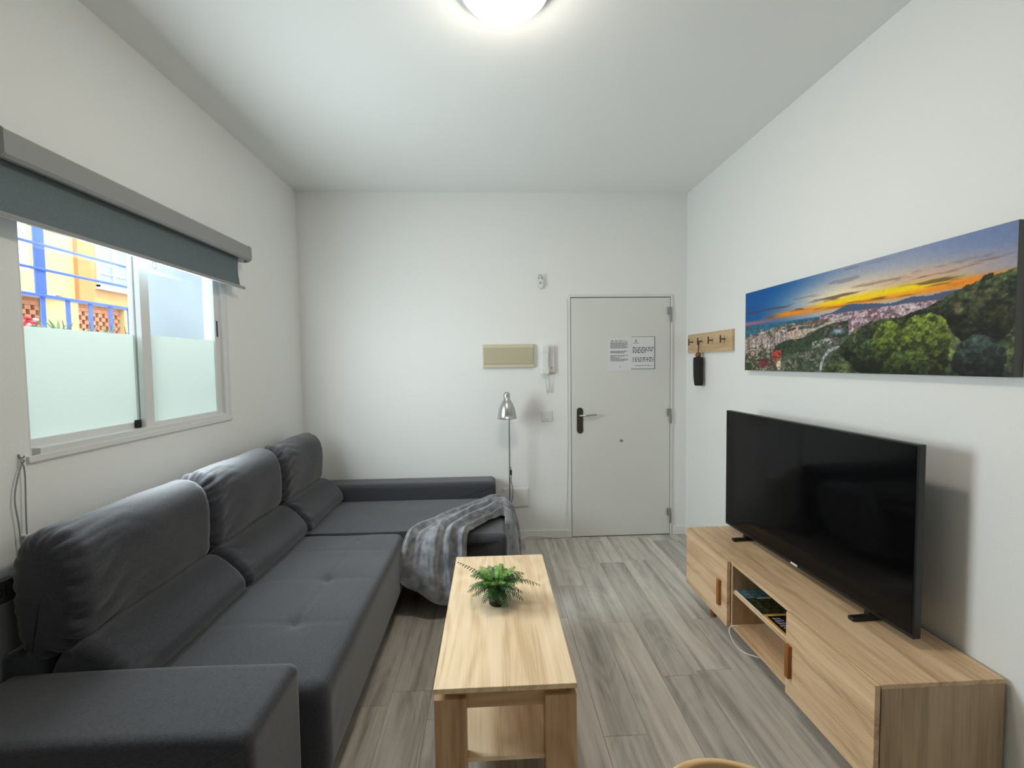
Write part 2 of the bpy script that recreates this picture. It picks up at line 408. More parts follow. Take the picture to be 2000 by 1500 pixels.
# window in the left wall: outer frame, two sliding sashes
win = thing('window_1', None, None, (XL, (WY0+WY1)/2, WZ0)); win['kind'] = 'structure'
XI = XL+.006
fb = BM()
box(fb, XL-.10, XL-.004, WY0, WY0+.012, WZ0, WZ1, .002); box(fb, XL-.10, XI, WY1-.038, WY1, WZ0, WZ1, .002)
box(fb, XL-.10, XI, WY0+.03, WY1-.038, WZ0, WZ0+.026, .002); box(fb, XL-.10, XI, WY0+.03, WY1-.038, WZ1-.04, WZ1, .002)
box(fb, XL, XI+.004, WY0-.012, WY1+.022, WZ0-.018, WZ0+.004, .002); box(fb, XL, XI+.002, WY1-.002, WY1+.018, WZ0, WZ1, .002)
obj('window_frame', fb, M['alu_white'], win)
def sash(xa, xb, ya, yb, sl, sr, rail, name='sash'):
    z0, z1 = WZ0+.022, WZ1-.035
    b = BM(); box(b, xa, xb, ya, ya+sl, z0, z1, .002); box(b, xa, xb, yb-sr, yb, z0, z1, .002)
    box(b, xa, xb, ya+sl, yb-sr, z0, z0+rail, .002); box(b, xa, xb, ya+sl, yb-sr, z1-.04, z1, .002)
    s = obj(name, b, M['alu_white'], win); xm = (xa+xb)/2
    obj('pane', bx(xm-.002, xm+.002, ya+sl-.005, yb-sr+.005, z0+rail-.005, z1-.035), M['glass'], s)
    obj('frosted_film', bx(xm+.0028, xm+.0036, ya+sl, yb-sr, z0+rail, 1.643), M['frost'], s)
    return s
s1 = sash(XL-.068, XL-.044, WY0+.008, 2.142, .03, .052, .03)
s2 = sash(XL-.034, XL-.010, 2.086, WY1-.036, .052, .05, .022)
obj('latch', bx(XL-.011, XL-.006, 2.634, 2.643, 1.665, 1.755, .002), M['black_plastic'], s2)
obj('corner_block', bx(XL-.044, XL-.030, 2.06, 2.084, 1.224, 1.262, .002), M['black_plastic'], s1)

# ------------------------------------------------------------------ outside the window
tag(obj('ground', bx(-30, -2.62, -12, 40, 1.2, 1.62), M['street']), kind='structure')
tag(obj('courtyard_ground', bx(-2.62, XL-TL-.001, -2, 3.2, -.2, 0), M['street']), kind='structure')
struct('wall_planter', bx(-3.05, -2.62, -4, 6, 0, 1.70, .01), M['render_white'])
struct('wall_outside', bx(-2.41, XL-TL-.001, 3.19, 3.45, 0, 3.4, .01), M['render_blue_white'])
# blue fence on the planter wall
fn = thing('metal_fence', 'blue painted metal fence outside the window on the planter wall', 'fence', (-2.8, 2.95, 1.70))
def fpart(n, b): return obj(n, b, M['blue_paint'], fn)
fpart('post', bx(-2.806, -2.794, 2.926, 2.992, 1.955, 2.75, .002)); fpart('post', bx(-2.806, -2.794, 4.40, 4.466, 1.955, 2.75, .002))
for z in (2.117, 2.27): fpart('rail', tube(BM(), [(-2.79, 1.5, z), (-2.79, 4.5, z)], .0095, 8))
fpart('rail', bx(-2.82, -2.78, 1.5, 4.5, 1.945, 1.962, .003))
for k in range(-4, 9):
    yb = 2.965+k*.168; fpart('baluster', bx(-2.804, -2.796, yb-.014, yb+.014, 1.69, 1.947))
# plants in the planter in front of the fence
rg = random.Random(3)
def blade(bm, base, d, L_, w, droop):
    base = Vector(base); d = Vector(d).normalized(); s = d.cross(Vector((0, 0, 1)))
    s = s.normalized() if s.length > .01 else Vector((0, 1, 0)); rows = []
    for i in range(6):
        t = i/5; p = base+d*L_*t+Vector((0, 0, -droop*L_*t*t)); ww = w*(1-t**1.6)*(.55+.9*t if t < .5 else 1)
        rows.append((bm.verts.new(p-s*ww), bm.verts.new(p+Vector((0, 0, -ww*.35))), bm.verts.new(p+s*ww)))
    for a, b_ in zip(rows[:-1], rows[1:]):
        bm.faces.new((a[0], a[1], b_[1], b_[0])); bm.faces.new((a[1], a[2], b_[2], b_[1]))
plants = [('fleshy green plant left of the others in the planter outside', 2.94, 9, .16), ('small grey-green plant beside the second fence baluster', 3.13, 7, .13),
          ('bright green plant under the third fence baluster', 3.30, 8, .13), ('low leafy plant at the fourth fence baluster', 3.42, 8, .10), ('leafy plant right of the others in the planter outside', 3.60, 9, .14)]
for lab, y, nl, ln_ in plants:
    t = thing('garden_plant', lab, 'plant', (-2.695, y, 1.70), group='plants in the planter outside')
    for i in range(nl):
        a = 2*math.pi*i/nl+rg.random()*.6; e = .35+rg.random()*.9; bm = BM()
        blade(bm, (0, 0, 0), (math.cos(a)*math.cos(e), math.sin(a)*math.cos(e), math.sin(e)), ln_*(.75+.5*rg.random()), .012, .25)
        obj('leaf', bm, M['agave'] if i % 4 else M['leaf_light'], t, local=True, smooth=True)
    bm = BM(); tube(bm, [(0, .05, 0), (.01, .09, .09)], [.004, .002], 5); tube(bm, [(0, .05, 0), (.01, .02, .10)], [.004, .002], 5)
    obj('twig', bm, M['twig'], t, local=True)
t = thing('flowering_plant', 'red and white flowers at the left end of the planter outside', 'flowers', (-2.70, 2.80, 1.70))
for i in range(9):
    bm = BM(); bmesh.ops.create_icosphere(bm, subdivisions=1, radius=.018)
    for v in bm.verts: v.co.z *= .6
    bmesh.ops.translate(bm, verts=bm.verts, vec=(rg.uniform(-.03, .03), rg.uniform(-.06, .05), rg.uniform(.03, .11)))
    obj('blossom', bm, M['red_flower'] if i % 3 else M['pink_flower'], t, local=True, smooth=True)
bm = BM()
for i in range(6): tube(bm, [(0, 0, 0), (rg.uniform(-.03, .03), rg.uniform(-.05, .05), .07)], .003, 5)
obj('stem', bm, M['agave'], t, local=True)
# building across the street
KB = 10/7.0; XBL = -10.0
def by(y): return y*KB
def bz(z): return (z-CAMH)*KB+CAMH
bl = thing('apartment_building', 'yellow and orange rendered apartment building across the street', 'building', (XBL, by(8.2), 1.62))
def bpart(n, y0, y1, z0, z1, x0, x1, mat, par=None): return obj(n, bx(XBL+x0, XBL+x1, by(y0), by(y1), bz(z0), bz(z1)), M[mat], par or bl)
bpart('wall', 7.40, 8.0, 2.62, 5.2, -.22, 0, 'render_yellow')
bpart('wall', 8.22, 10.6, 2.62, 5.2, -.22, 0, 'render_orange')
bpart('pilaster', 7.98, 8.24, 2.62, 5.2, -.2, .10, 'render_deep')
bpart('wall', 6.2, 7.62, 2.66, 2.95, -.6, .22, 'render_yellow')
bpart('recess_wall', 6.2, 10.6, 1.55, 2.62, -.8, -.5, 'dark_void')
bpart('ledge', 6.2, 7.4, 2.60, 2.66, -.6, .3, 'house_white'); bpart('ledge', 7.4, 10.6, 2.605, 2.635, -.6, .08, 'house_white')
for y0, y1 in ((7.42, 7.98), (8.93, 9.12), (10.0, 10.6), (6.2, 6.5)): bpart('pillar', y0, y1, 1.55, 2.61, -.5, .05, 'render_yellow')
def screen(y0, y1):
    bm = BM(); n = max(2, round((by(y1)-by(y0))/.20)); w_ = (by(y1)-by(y0))/n; hgt = .105; z = bz(1.75); row = 0
    while z < bz(2.56):
        solid = z > bz(2.46)
        for i in range(-1, n+1):
            a = by(y0)+i*w_+(row % 2)*w_*.5; b_ = a+w_*(1.0 if solid else .62)
            a, b_ = max(a, by(y0)), min(b_, by(y1))
            if b_-a > .01: box(bm, XBL-.30, XBL-.06, a, b_-.006, z, z+hgt-.006)
        z += hgt; row += 1
    o = obj('brick_screen', bm, M['brick'], bl); o['kind'] = 'stuff'
screen(6.5, 7.40); screen(7.98, 8.93); screen(9.12, 10.0)
for y0, y1, z0, z1 in ((8.40, 9.13, 2.955, 3.95),):
    fr_ = BM()
    w_ = .05
    box(fr_, XBL-.02, XBL+.06, by(y0), by(y0)+w_, bz(z0), bz(z1)); box(fr_, XBL-.02, XBL+.06, by(y1)-w_, by(y1), bz(z0), bz(z1))
    box(fr_, XBL-.02, XBL+.06, by(y0), by(y1), bz(z0), bz(z0)+w_); box(fr_, XBL-.02, XBL+.06, by(y0), by(y1), bz(z1)-w_, bz(z1))
    wn = obj('window', fr_, M['house_white'], bl); ym = (by(y0)+by(y1))/2
    obj('pane', bx(XBL-.01, XBL+.01, by(y0)+w_, ym-.03, bz(z0)+w_, bz(z1)-w_), M['house_glass'], wn)
    obj('pane', bx(XBL-.01, XBL+.01, ym+.03, by(y1)-w_, bz(z0)+w_, bz(z1)-w_), M['house_glass'], wn)
    g = BM(); box(g, XBL, XBL+.05, ym-.03, ym+.03, bz(z0)+w_, bz(z1)-w_)
    for i in range(1, 4): zz = bz(z0)+(bz(z1)-bz(z0))*i/4; box(g, XBL+.01, XBL+.04, by(y0)+w_, by(y1)-w_, zz-.015, zz+.015)
    obj('glazing_bar', g, M['house_white'], wn)
    obj('sill', bx(XBL-.02, XBL+.14, by(y0)-.05, by(y1)+.1, bz(2.905), bz(2.945)), M['house_white'], wn)
    obj('shutter', bx(XBL+.01, XBL+.05, by(y1)+.03, by(y1)+.11, bz(z0), bz(z1)), M['render_deep'], wn)

# ------------------------------------------------------------------ roller blind and its cord
rb = thing('roller_blind', 'blue-grey roller blind in a grey cassette above the window', 'blind', (XL, 2.1, 2.14))
prof = [(XL+.002, 2.125), (XL+.085, 2.125), (XL+.098, 2.131), (XL+.105, 2.142), (XL+.105, 2.205), (XL+.098, 2.215), (XL+.002, 2.215)]
# open at the underside so the cloth can leave: front shell, top and back are one folded sheet
cs = BM()
shell_o = [(XL+.001, 2.16), (XL+.001, 2.217), (XL+.100, 2.217), (XL+.106, 2.211), (XL+.106, 2.142), (XL+.098, 2.131), (XL+.088, 2.128)]
shell_i = [(XL+.088, 2.131), (XL+.096, 2.134), (XL+.103, 2.144), (XL+.103, 2.209), (XL+.098, 2.213), (XL+.004, 2.213), (XL+.004, 2.16)]
prism(cs, shell_o+shell_i, 1.44, 2.80)
obj('cassette', cs, M['cassette'], rb)
for ya, yb in ((1.435, 1.441), (2.80, 2.822)):
    e = BM(); prism(e, [(XL+.001, 2.14), (XL+.03, 2.126), (XL+.07, 2.122), (XL+.095, 2.129), (XL+.107, 2.144), (XL+.107, 2.212), (XL+.101, 2.219), (XL+.001, 2.219)], ya, yb)
    obj('end_cap', e, M['cassette'], rb)
obj('roller', tube(BM(), [(XL+.052, 1.442, 2.175), (XL+.052, 2.80, 2.175)], .024, 16), M['blind'], rb, smooth=True, autos=40)
fbm = BM(); rows = []
for i in range(13):
    t_ = i/12; z = 2.185-(2.185-1.97)*t_; x = XL+.077-.012*math.sin(math.pi*min(1, t_*1.0))-.004*t_
    rows.append((x, z))
inn = [(x-.0012, z) for x, z in rows][::-1]
prism(fbm, rows+inn, 1.445, 2.745)
obj('blind_cloth', fbm, M['blind'], rb, smooth=True, autos=30)
bb = BM(); box(bb, XL+.066, XL+.080, 1.435, 2.79, 1.957, 1.974, .004)
obj('bottom_bar', bb, M['cassette'], rb)
rg_ = BM(); pts = [(XL+.075+.002*math.sin(a), 2.06+.011*math.sin(a), 1.944+.014*math.cos(a)) for a in [2*math.pi*i/20 for i in range(21)]]
tube(rg_, pts, .002, 6); obj('pull_ring', rg_, M['grey_metal'], rb)
cd = thing('blind_cord', 'thin grey blind cord looped on a wall hook beside the window', 'cord', (XL, 1.525, 1.2))
hk = BM(); lathe(hk, [(0, 0), (.006, 0), (.006, .004), (0, .004)], (XL, 1.525, 1.212), 12, 'Y'); tube(hk, [(XL, 1.525, 1.207), (XL+.014, 1.525, 1.205), (XL+.018, 1.525, 1.212)], .0022, 6)
tube(hk, [(XL+.006, 1.520, 1.203), (XL+.014, 1.528, 1.196), (XL+.010, 1.524, 1.184), (XL+.012, 1.519, 1.195)], .003, 6)
obj('hook', hk, M['cord'], cd)
st = BM(); tube(st, [tuple(q) for q in catmull([(XL+.012, 1.523, 1.19), (XL+.014, 1.527, 1.15), (XL+.014, 1.522, 1.0), (XL+.014, 1.520, .84)], 6)], .0022, 6)
obj('strand', st, M['cord'], cd)
st = BM(); tube(st, [tuple(q) for q in catmull([(XL+.012, 1.523, 1.19), (XL+.012, 1.505, 1.14), (XL+.012, 1.493, 1.075), (XL+.013, 1.50, .98), (XL+.014, 1.503, .84)], 6)], .0022, 6)
obj('strand', st, M['cord'], cd)
obj('clip', bx(XL, XL+.02, 1.512, 1.53, .946, .952, .001), M['white_plastic'], cd)

# ------------------------------------------------------------------ sofa
sofa = thing('corner_sofa', 'charcoal fabric corner sofa with chaise along the window wall', 'sofa', (-.9, 2.4, 0))
def loft(profile, y0, y1, er, ny=40, shrink=.22, wrinkle=0., wl=.16, seed=0, wf=26, crown=None, npt=10):
    """cushion: closed (x,z) profile carried along y, its ends rounded in, with gathered creases near the ends"""
    P = catmull(profile, npt, True); P = np.array(P); c = P.mean(0); n = len(P)
    ts = 0.5-0.5*np.cos(np.linspace(0, math.pi, ny)); ts = .55*ts+.45*np.linspace(0, 1, ny)
    bm = BM(); rings = []
    tang = np.roll(P, -1, 0)-np.roll(P, 1, 0); nr = np.stack([tang[:, 1], -tang[:, 0]], 1); nr /= np.linalg.norm(nr, axis=1)[:, None]+1e-9
    if ((P-c)*nr).sum() < 0: nr = -nr
    arc = np.cumsum(np.linalg.norm(np.diff(np.vstack([P[-1], P]), axis=0), axis=1)); size = np.linalg.norm(P-c, axis=1).max()
    for t in ts:
        y = y0+(y1-y0)*t; d = min(y-y0, y1-y)
        s = 0 if d >= er else 1-math.sqrt(max(0, 1-(1-d/er)**2))
        ring = []
        for i in range(n):
            p = P[i]-nr[i]*min(shrink*size, er)*s
            if wrinkle:
                dn, df_ = y-y0, y1-y                                # gathers are strong at the near end, faint at the far end
                w = (math.exp(-dn/wl)*min(1, dn/.012+.25)+.22*math.exp(-df_/(wl*.6))*min(1, df_/.02))
                rr_ = .5+.5*math.sin(arc[i]*5.3+seed*2.1)
                g1 = abs(math.sin(arc[i]*wf+1.4*math.sin(arc[i]*9+seed)+1.2*math.sin(dn*21+seed)))
                g2 = abs(math.sin(arc[i]*wf*1.9+seed*5-dn*9))
                hgt = wrinkle*w*((g1-.6)*1.3*(.4+.6*rr_)+.5*(g2-.6))
                hgt += wrinkle*.22*smooth_noise(arc[i]*9, y*8, seed)
                p = p+nr[i]*hgt
            if crown: p = p+np.array(crown(p[0], y, p[1]))
            ring.append(bm.verts.new((p[0], y, p[1])))
        rings.append(ring)
    for a, b_ in zip(rings[:-1], rings[1:]):
        for i in range(n): bm.faces.new((a[i], a[(i+1) % n], b_[(i+1) % n], b_[i]))
    for ring, f in ((rings[0], 1), (rings[-1], -1)):
        cv = bm.verts.new(sum((v.co for v in ring), Vector())/n)
        for i in range(n): bm.faces.new((ring[i], ring[(i+1) % n], cv))
    bmesh.ops.recalc_face_normals(bm, faces=bm.faces)
    return bm
def rrect(x0, x1, z0, z1, r, k=3, rb_=None):
    rb_ = r if rb_ is None else rb_
    pts = []
    for cx, cz, a0, rr in ((x1-r, z1-r, 0, r), (x0+r, z1-r, 90, r), (x0+rb_, z0+rb_, 180, rb_), (x1-rb_, z0+rb_, 270, rb_)):
        for i in range(k+1):
            a = math.radians(a0+90*i/k); pts.append((cx+rr*math.cos(a), cz+rr*math.sin(a)))
    # mid-edge points keep the spline straight
    out = []
    for i, p in enumerate(pts):
        out.append(p); q = pts[(i+1) % len(pts)]
        L_ = math.hypot(q[0]-p[0], q[1]-p[1])
        if L_ > .06:
            m_ = int(L_/.05)
            for j in range(1, m_): out.append((p[0]+(q[0]-p[0])*j/m_, p[1]+(q[1]-p[1])*j/m_))
    return out
SB = [1.42, 2.10, 2.80, 3.47]                                     # cushion boundaries along the sofa
SX = -.545                                                         # front of the pulled-out seat
# plinth and frame under the cushions
pb = BM(); box(pb, -1.50, -.70, 1.14, 3.60, .07, .30, .01); box(pb, -.75, .05, 2.80, 3.60, .10, .30, .01)
obj('base', pb, M['sofa_under'], sofa)
tufts = [(-.80, 1.80), (-.80, 2.16)]
def seat_crown(x, y, z):
    if z < .40: return (0, 0)
    q = .012*math.sin(math.pi*min(1, max(0, (y-1.42)/1.36)))*math.sin(math.pi*min(1, max(0, (x+1.2)/.66)))
    for tx, ty in tufts: q -= .010*math.exp(-((x-tx)**2+(y-ty)**2)/.0009)+.006*math.exp(-((x-tx)**2+(y-ty)**2)/.008)
    q -= .0035*math.exp(-((x+.80)/.008)**2)*(1 if 1.78 < y < 2.66 else 0)
    for ty in (1.80, 2.16, 2.5): q -= .0022*math.exp(-((y-ty)/.008)**2)*(1 if -1.1 < x < -.6 else 0)
    q += .0022*smooth_noise(x*9, y*7, 2)
    return (0, q)
bm = loft(rrect(-1.40, SX, .12, .455, .055, 3), 1.425, 2.765, .045, 90, shrink=.09, wrinkle=.0012, seed=1, crown=seat_crown, npt=4)
obj('seat_cushion', bm, M['sofa'], sofa, smooth=True)
def chaise_crown(x, y, z):
    return (0, .010*math.sin(math.pi*min(1, max(0, (y-2.75)/.7)))+.002*smooth_noise(x*6, y*6, 4)) if z > .40 else (0, 0)
bm = loft(rrect(-1.40, .088, .12, .448, .045, 3), 2.675, 3.47, .045, 60, shrink=.05, wrinkle=.001, seed=4, crown=chaise_crown, npt=3)
bm2 = bm
for v in bm2.verts:                                                # the chaise front stands a little behind the seat joint on the long side
    if v.co.x < SX+.02 and v.co.y < 2.78: v.co.y = 2.78
obj('chaise_cushion', bm2, M['sofa'], sofa, smooth=True)
# arms
def arm_crown(x, y, z): return (0, .006*math.sin(math.pi*min(1, max(0, (x+1.5)/.88)))) if z > .5 else (0, 0)
ab = loft(rrect(-1.50, -.621, .06, .556, .034, 4), 1.118, 1.418, .03, 40, shrink=.04, wrinkle=.0008, seed=2, crown=arm_crown, npt=3)
obj('armrest', ab, M['sofa'], sofa, smooth=True)
ab = loft(rrect(-1.50, .03, .06, .566, .045, 4), 3.455, 3.70, .06, 40, shrink=.045, wrinkle=.0008, seed=3, npt=3)
obj('armrest', ab, M['sofa'], sofa, smooth=True)
# low back frame against the wall
obj('back_frame', bx(-1.515, -1.40, 1.40, 3.47, .06, .62, .02, 3), M['sofa'], sofa)
up_prof = [(-1.46, .575), (-1.38, .59), (-1.322, .62), (-1.287, .662), (-1.279, .73), (-1.277, .82), (-1.288, .905), (-1.318, .962), (-1.37, .992), (-1.425, .990), (-1.468, .955), (-1.488, .88), (-1.492, .78), (-1.486, .69)]
lo_prof = [(-1.40, .445), (-1.27, .437), (-1.175, .442), (-1.142, .470), (-1.146, .520), (-1.190, .578), (-1.245, .624), (-1.285, .640), (-1.33, .628), (-1.38, .57), (-1.395, .50)]
for i in range(3):
    a, b_ = SB[i]-(.02 if i == 0 else 0), SB[i+1]
    bm = loft([(x, z+(.0, .006, .0)[i]) for x, z in up_prof], a+.004, b_-.004, .065, 90, shrink=.22, wrinkle=.014, wl=.11, seed=i+.3, wf=42, npt=14)
    obj('back_cushion', bm, M['sofa'], sofa, smooth=True)
    bm = loft(lo_prof, a+.012, b_-.008, .035, 80, shrink=.2, wrinkle=.007, wl=.08, seed=i+3.7, wf=46, npt=14)
    obj('lumbar_cushion', bm, M['sofa'], sofa, smooth=True)
for x, y in ((-1.42, 1.2), (-.72, 1.2), (-1.42, 3.55), (-.05, 3.55), (-.05, 2.86)):
    obj('foot', tube(BM(), [(x, y, 0), (x, y, .11)], [.02, .024], 12), M['black_plastic'], sofa)

# ------------------------------------------------------------------ plush throw over the chaise corner
K = [  # rows: u across the folds (back/left edge to inner edge); columns: v from front hem, over the near edge, across, over the right end, down
 [(-.548, 2.63, .36), (-.530, 2.630, .43), (-.500, 2.665, .475), (-.430, 2.80, .472), (-.36, 2.92, .470), (-.24, 3.10, .470), (-.10, 3.27, .472), (.02, 3.38, .478), (.090, 3.40, .460), (.125, 3.38, .36), (.135, 3.36, .25)],
 [(-.545, 2.585, .235), (-.515, 2.605, .38), (-.475, 2.650, .478), (-.390, 2.80, .485), (-.30, 2.93, .484), (-.18, 3.09, .484), (-.06, 3.23, .486), (.04, 3.32, .488), (.100, 3.33, .470), (.140, 3.30, .34), (.160, 3.27, .18)],
 [(-.430, 2.560, .165), (-.420, 2.590, .34), (-.390, 2.640, .482), (-.310, 2.79, .492), (-.22, 2.91, .490), (-.12, 3.05, .490), (-.02, 3.16, .492), (.055, 3.22, .490), (.105, 3.22, .470), (.150, 3.20, .32), (.172, 3.17, .13)],
 [(-.320, 2.555, .100), (-.320, 2.585, .30), (-.305, 2.635, .485), (-.240, 2.77, .494), (-.16, 2.88, .492), (-.07, 3.00, .492), (.00, 3.08, .494), (.060, 3.12, .492), (.105, 3.12, .470), (.152, 3.09, .31), (.168, 3.06, .11)],
 [(-.215, 2.560, .085), (-.225, 2.590, .30), (-.220, 2.638, .484), (-.165, 2.755, .492), (-.10, 2.85, .490), (-.03, 2.94, .490), (.02, 3.00, .490), (.064, 3.03, .488), (.102, 3.03, .466), (.142, 3.01, .30), (.150, 2.99, .10)],
 [(-.150, 2.580, .110), (-.155, 2.605, .30), (-.150, 2.645, .472), (-.110, 2.74, .480), (-.06, 2.81, .480), (-.01, 2.87, .480), (.03, 2.92, .480), (.068, 2.95, .478), (.088, 2.91, .452), (.074, 2.82, .30), (.072, 2.80, .10)]]
NU, NV = 22, 9
cols = [catmull([K[r_][c_] for r_ in range(len(K))], NU) for c_ in range(len(K[0]))]
rows_ = [catmull([cols[c_][i] for c_ in range(len(cols))], NV) for i in range(len(cols[0]))]
G = np.array(rows_); nu, nv = G.shape[:2]
du = np.gradient(G, axis=0); dv = np.gradient(G, axis=1); nn = np.cross(du, dv); nn /= np.linalg.norm(nn, axis=2)[..., None]+1e-9
ref = np.zeros_like(nn); ref[..., 2] = 1; ref[:, :nv//4, 1] = -1; ref[:, -nv//5:, 0] = 1
nn *= np.sign((nn*ref).sum(2))[..., None]+1e-9
folds = [(.055, .036, .030, .3), (.19, .055, .044, .9), (.34, .040, .030, 1.7), (.50, .060, .048, .2), (.70, .058, .044, 2.6), (.885, .045, .052, 2.0)]
for i in range(nu):
    for j in range(nv):
        u, v = i/(nu-1), j/(nv-1); hgt = 0
        for c_, w_, a_, ph in folds:                               # separate rounded folds that wander, widen and die out
            cc_ = c_+.030*math.sin(v*4.2+ph*3)+.012*math.sin(v*9+ph); ww = w_*(1+.30*math.sin(v*5+ph*2))
            ww *= 1+1.1*max(0, 1-v/.2); aa = a_*(.70+.30*math.sin(v*3.3+ph*2.2))*(.45+.55*min(1, v/.2))
            hgt = max(hgt, aa*math.exp(-((u-cc_)/ww)**2))
        edge = min(1, min(u, 1-u)/.04)
        hgt = hgt*edge+.006*smooth_noise(u*15, v*12, 5)+.002*smooth_noise(u*60, v*40, 9)
        G[i, j] += nn[i, j]*hgt
G[..., 2] = np.maximum(G[..., 2], .03)
bm = BM(); V = [[bm.verts.new(G[i, j]) for j in range(nv)] for i in range(nu)]
for i in range(nu-1):
    for j in range(nv-1): bm.faces.new((V[i][j], V[i+1][j], V[i+1][j+1], V[i][j+1]))
bmesh.ops.recalc_face_normals(bm, faces=bm.faces)
th = tag(obj('throw_blanket', bm, M['plush'], smooth=True), 'grey plush throw blanket draped over the corner of the sofa chaise', 'blanket')
md = th.modifiers.new('thickness', 'SOLIDIFY'); md.thickness = .009; md.offset = 1
md = th.modifiers.new('soft', 'SUBSURF'); md.levels = 1; md.render_levels = 1

# ------------------------------------------------------------------ coffee table
TX0, TX1, TY0, TY1, TZ = -.203, .272, 1.427, 2.432, .43
ct = thing('coffee_table', 'light oak coffee table with a lower shelf beside the sofa', 'table', ((TX0+TX1)/2, (TY0+TY1)/2, 0))
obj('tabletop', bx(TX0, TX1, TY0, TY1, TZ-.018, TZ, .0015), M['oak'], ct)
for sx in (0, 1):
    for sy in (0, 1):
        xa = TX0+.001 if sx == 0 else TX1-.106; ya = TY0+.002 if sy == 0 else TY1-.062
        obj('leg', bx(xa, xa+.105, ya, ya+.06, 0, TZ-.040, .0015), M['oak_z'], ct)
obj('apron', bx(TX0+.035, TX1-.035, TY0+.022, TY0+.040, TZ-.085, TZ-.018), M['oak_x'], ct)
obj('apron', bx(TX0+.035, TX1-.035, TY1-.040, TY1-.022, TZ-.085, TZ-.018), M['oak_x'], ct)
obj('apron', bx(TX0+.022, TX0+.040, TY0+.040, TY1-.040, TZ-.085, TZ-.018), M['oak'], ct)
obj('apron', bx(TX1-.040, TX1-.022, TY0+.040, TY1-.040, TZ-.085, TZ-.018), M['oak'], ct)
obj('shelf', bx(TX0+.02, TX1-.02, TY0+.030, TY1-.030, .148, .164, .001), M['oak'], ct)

# ------------------------------------------------------------------ potted plant on the table
PC = Vector((.012, 1.940, TZ+.0005))
pf = thing('potted_fern', 'small green artificial fern in a black pot on the coffee table', 'plant', PC)
pot = obj('pot', lathe(BM(), [(0, 0), (.031, 0), (.034, .003), (.042, .092), (.045, .094), (.045, .103), (.041, .103), (.039, .088), (0, .086)], (0, 0, 0), 28), M['black_pot'], pf, smooth=True, autos=40, local=True)
obj('soil', lathe(BM(), [(0, .092), (.039, .0885), (.039, .086), (0, .086)], (0, 0, 0), 20), M['soil'], pf, local=True)
rf = random.Random(21)
def frond(az, elev, length, droop, w):
    """pinnate frond: arched midrib with paired narrow leaflets"""
    bm = BM(); h = Vector((math.cos(az), math.sin(az), 0)); side = Vector((-math.sin(az), math.cos(az), 0)); pts = []
    n = 14
    for i in range(n+1):
        t = i/n; s = length*t
        pts.append(Vector((0, 0, .088))+h*(.008+s*math.cos(elev)+.10*s*t)+Vector((0, 0, s*math.sin(elev)-droop*length*t*t)))
    tube(bm, pts, [.0014*(1-.6*i/n) for i in range(n+1)], 4)
    for i in range(3, n+1):
        t = i/n; tg = (pts[min(i+1, n)]-pts[i-1]).normalized(); nrm = side.cross(tg).normalized()
        ll = w*(math.sin(math.pi*(.16+.76*t))**.8)
        for sg in (-1, 1):
            d = (side*sg*.86+tg*.50+nrm*rf.uniform(.0, .35)).normalized(); q = pts[i]; wd_ = .0034*(.8+.4*rf.random())
            a = q-tg*wd_*.5; b_ = q+tg*wd_*.5; c = q+d*ll*.5+tg*wd_; e = q+d*ll*.5-tg*wd_; f = q+d*ll+Vector((0, 0, -ll*.3))
            va, vb, vc, ve, vf = (bm.verts.new(x) for x in (a, b_, c, e, f))
            bm.faces.new((va, ve, vc, vb)); bm.faces.new((ve, vf, vc))
    return bm
specs = []
for k in range(11): specs.append((2*math.pi*k/11+rf.uniform(-.2, .2), rf.uniform(.8, 1.2), rf.uniform(.095, .125), .35, .030, 'leaf_light'))
for k in range(13): specs.append((2*math.pi*(k+.5)/13+rf.uniform(-.2, .2), rf.uniform(.5, .85), rf.uniform(.105, .135), .45, .031, 'leaf_mid'))
for k in range(13): specs.append((2*math.pi*(k+.2)/13+rf.uniform(-.2, .2), rf.uniform(.10, .5), rf.uniform(.085, .115), .55, .030, 'leaf_dark'))
specs += [(math.pi*.90, .62, .185, .16, .022, 'leaf_dark'), (-.10, .52, .185, .50, .030, 'leaf_dark'), (.55, .72, .165, .62, .026, 'leaf_mid'), (-1.3, .30, .10, .70, .032, 'leaf_mid')]
for s in specs: obj('frond', frond(*s[:5]), M[s[5]], pf, local=True, smooth=False)

# ------------------------------------------------------------------ TV stand
CX0, CX1, CY0, CY1, CZ0, CZ1 = 1.235, 1.652, 1.325, 2.705, .105, .452
tv = thing('tv_stand', 'low light oak TV stand with two doors against the right wall', 'cabinet', ((CX0+CX1)/2, (CY0+CY1)/2, 0))
pt = .016; YM0, YM1 = 1.757, 2.236
obj('top_panel', bx(CX0, CX1, CY0, CY1, CZ1-pt, CZ1, .001), M['oak_tv'], tv)
obj('bottom_panel', bx(CX0, CX1, CY0, CY1, CZ0, CZ0+pt, .001), M['oak_tv'], tv)
obj('side_panel', bx(CX0, CX1, CY0, CY0+pt, CZ0+pt, CZ1-pt), M['oak_tvz'], tv)
obj('side_panel', bx(CX0, CX1, CY1-pt, CY1, CZ0+pt, CZ1-pt), M['oak_tvz'], tv)
obj('divider', bx(CX0, CX1-.01, YM0-.012, YM0+.004, CZ0+pt, CZ1-pt), M['oak_tvz'], tv)
obj('divider', bx(CX0, CX1-.01, YM1-.030, YM1-.014, CZ0+pt, CZ1-pt), M['oak_tvz'], tv)
obj('shelf', bx(CX0+.006, CX1-.01, YM0+.004, YM1-.030, .288, .304), M['oak_tv'], tv)
obj('back_panel', bx(CX1-.008, CX1-.003, CY0+pt, CY1-pt, CZ0+pt, CZ1-pt), M['oak_tv'], tv)
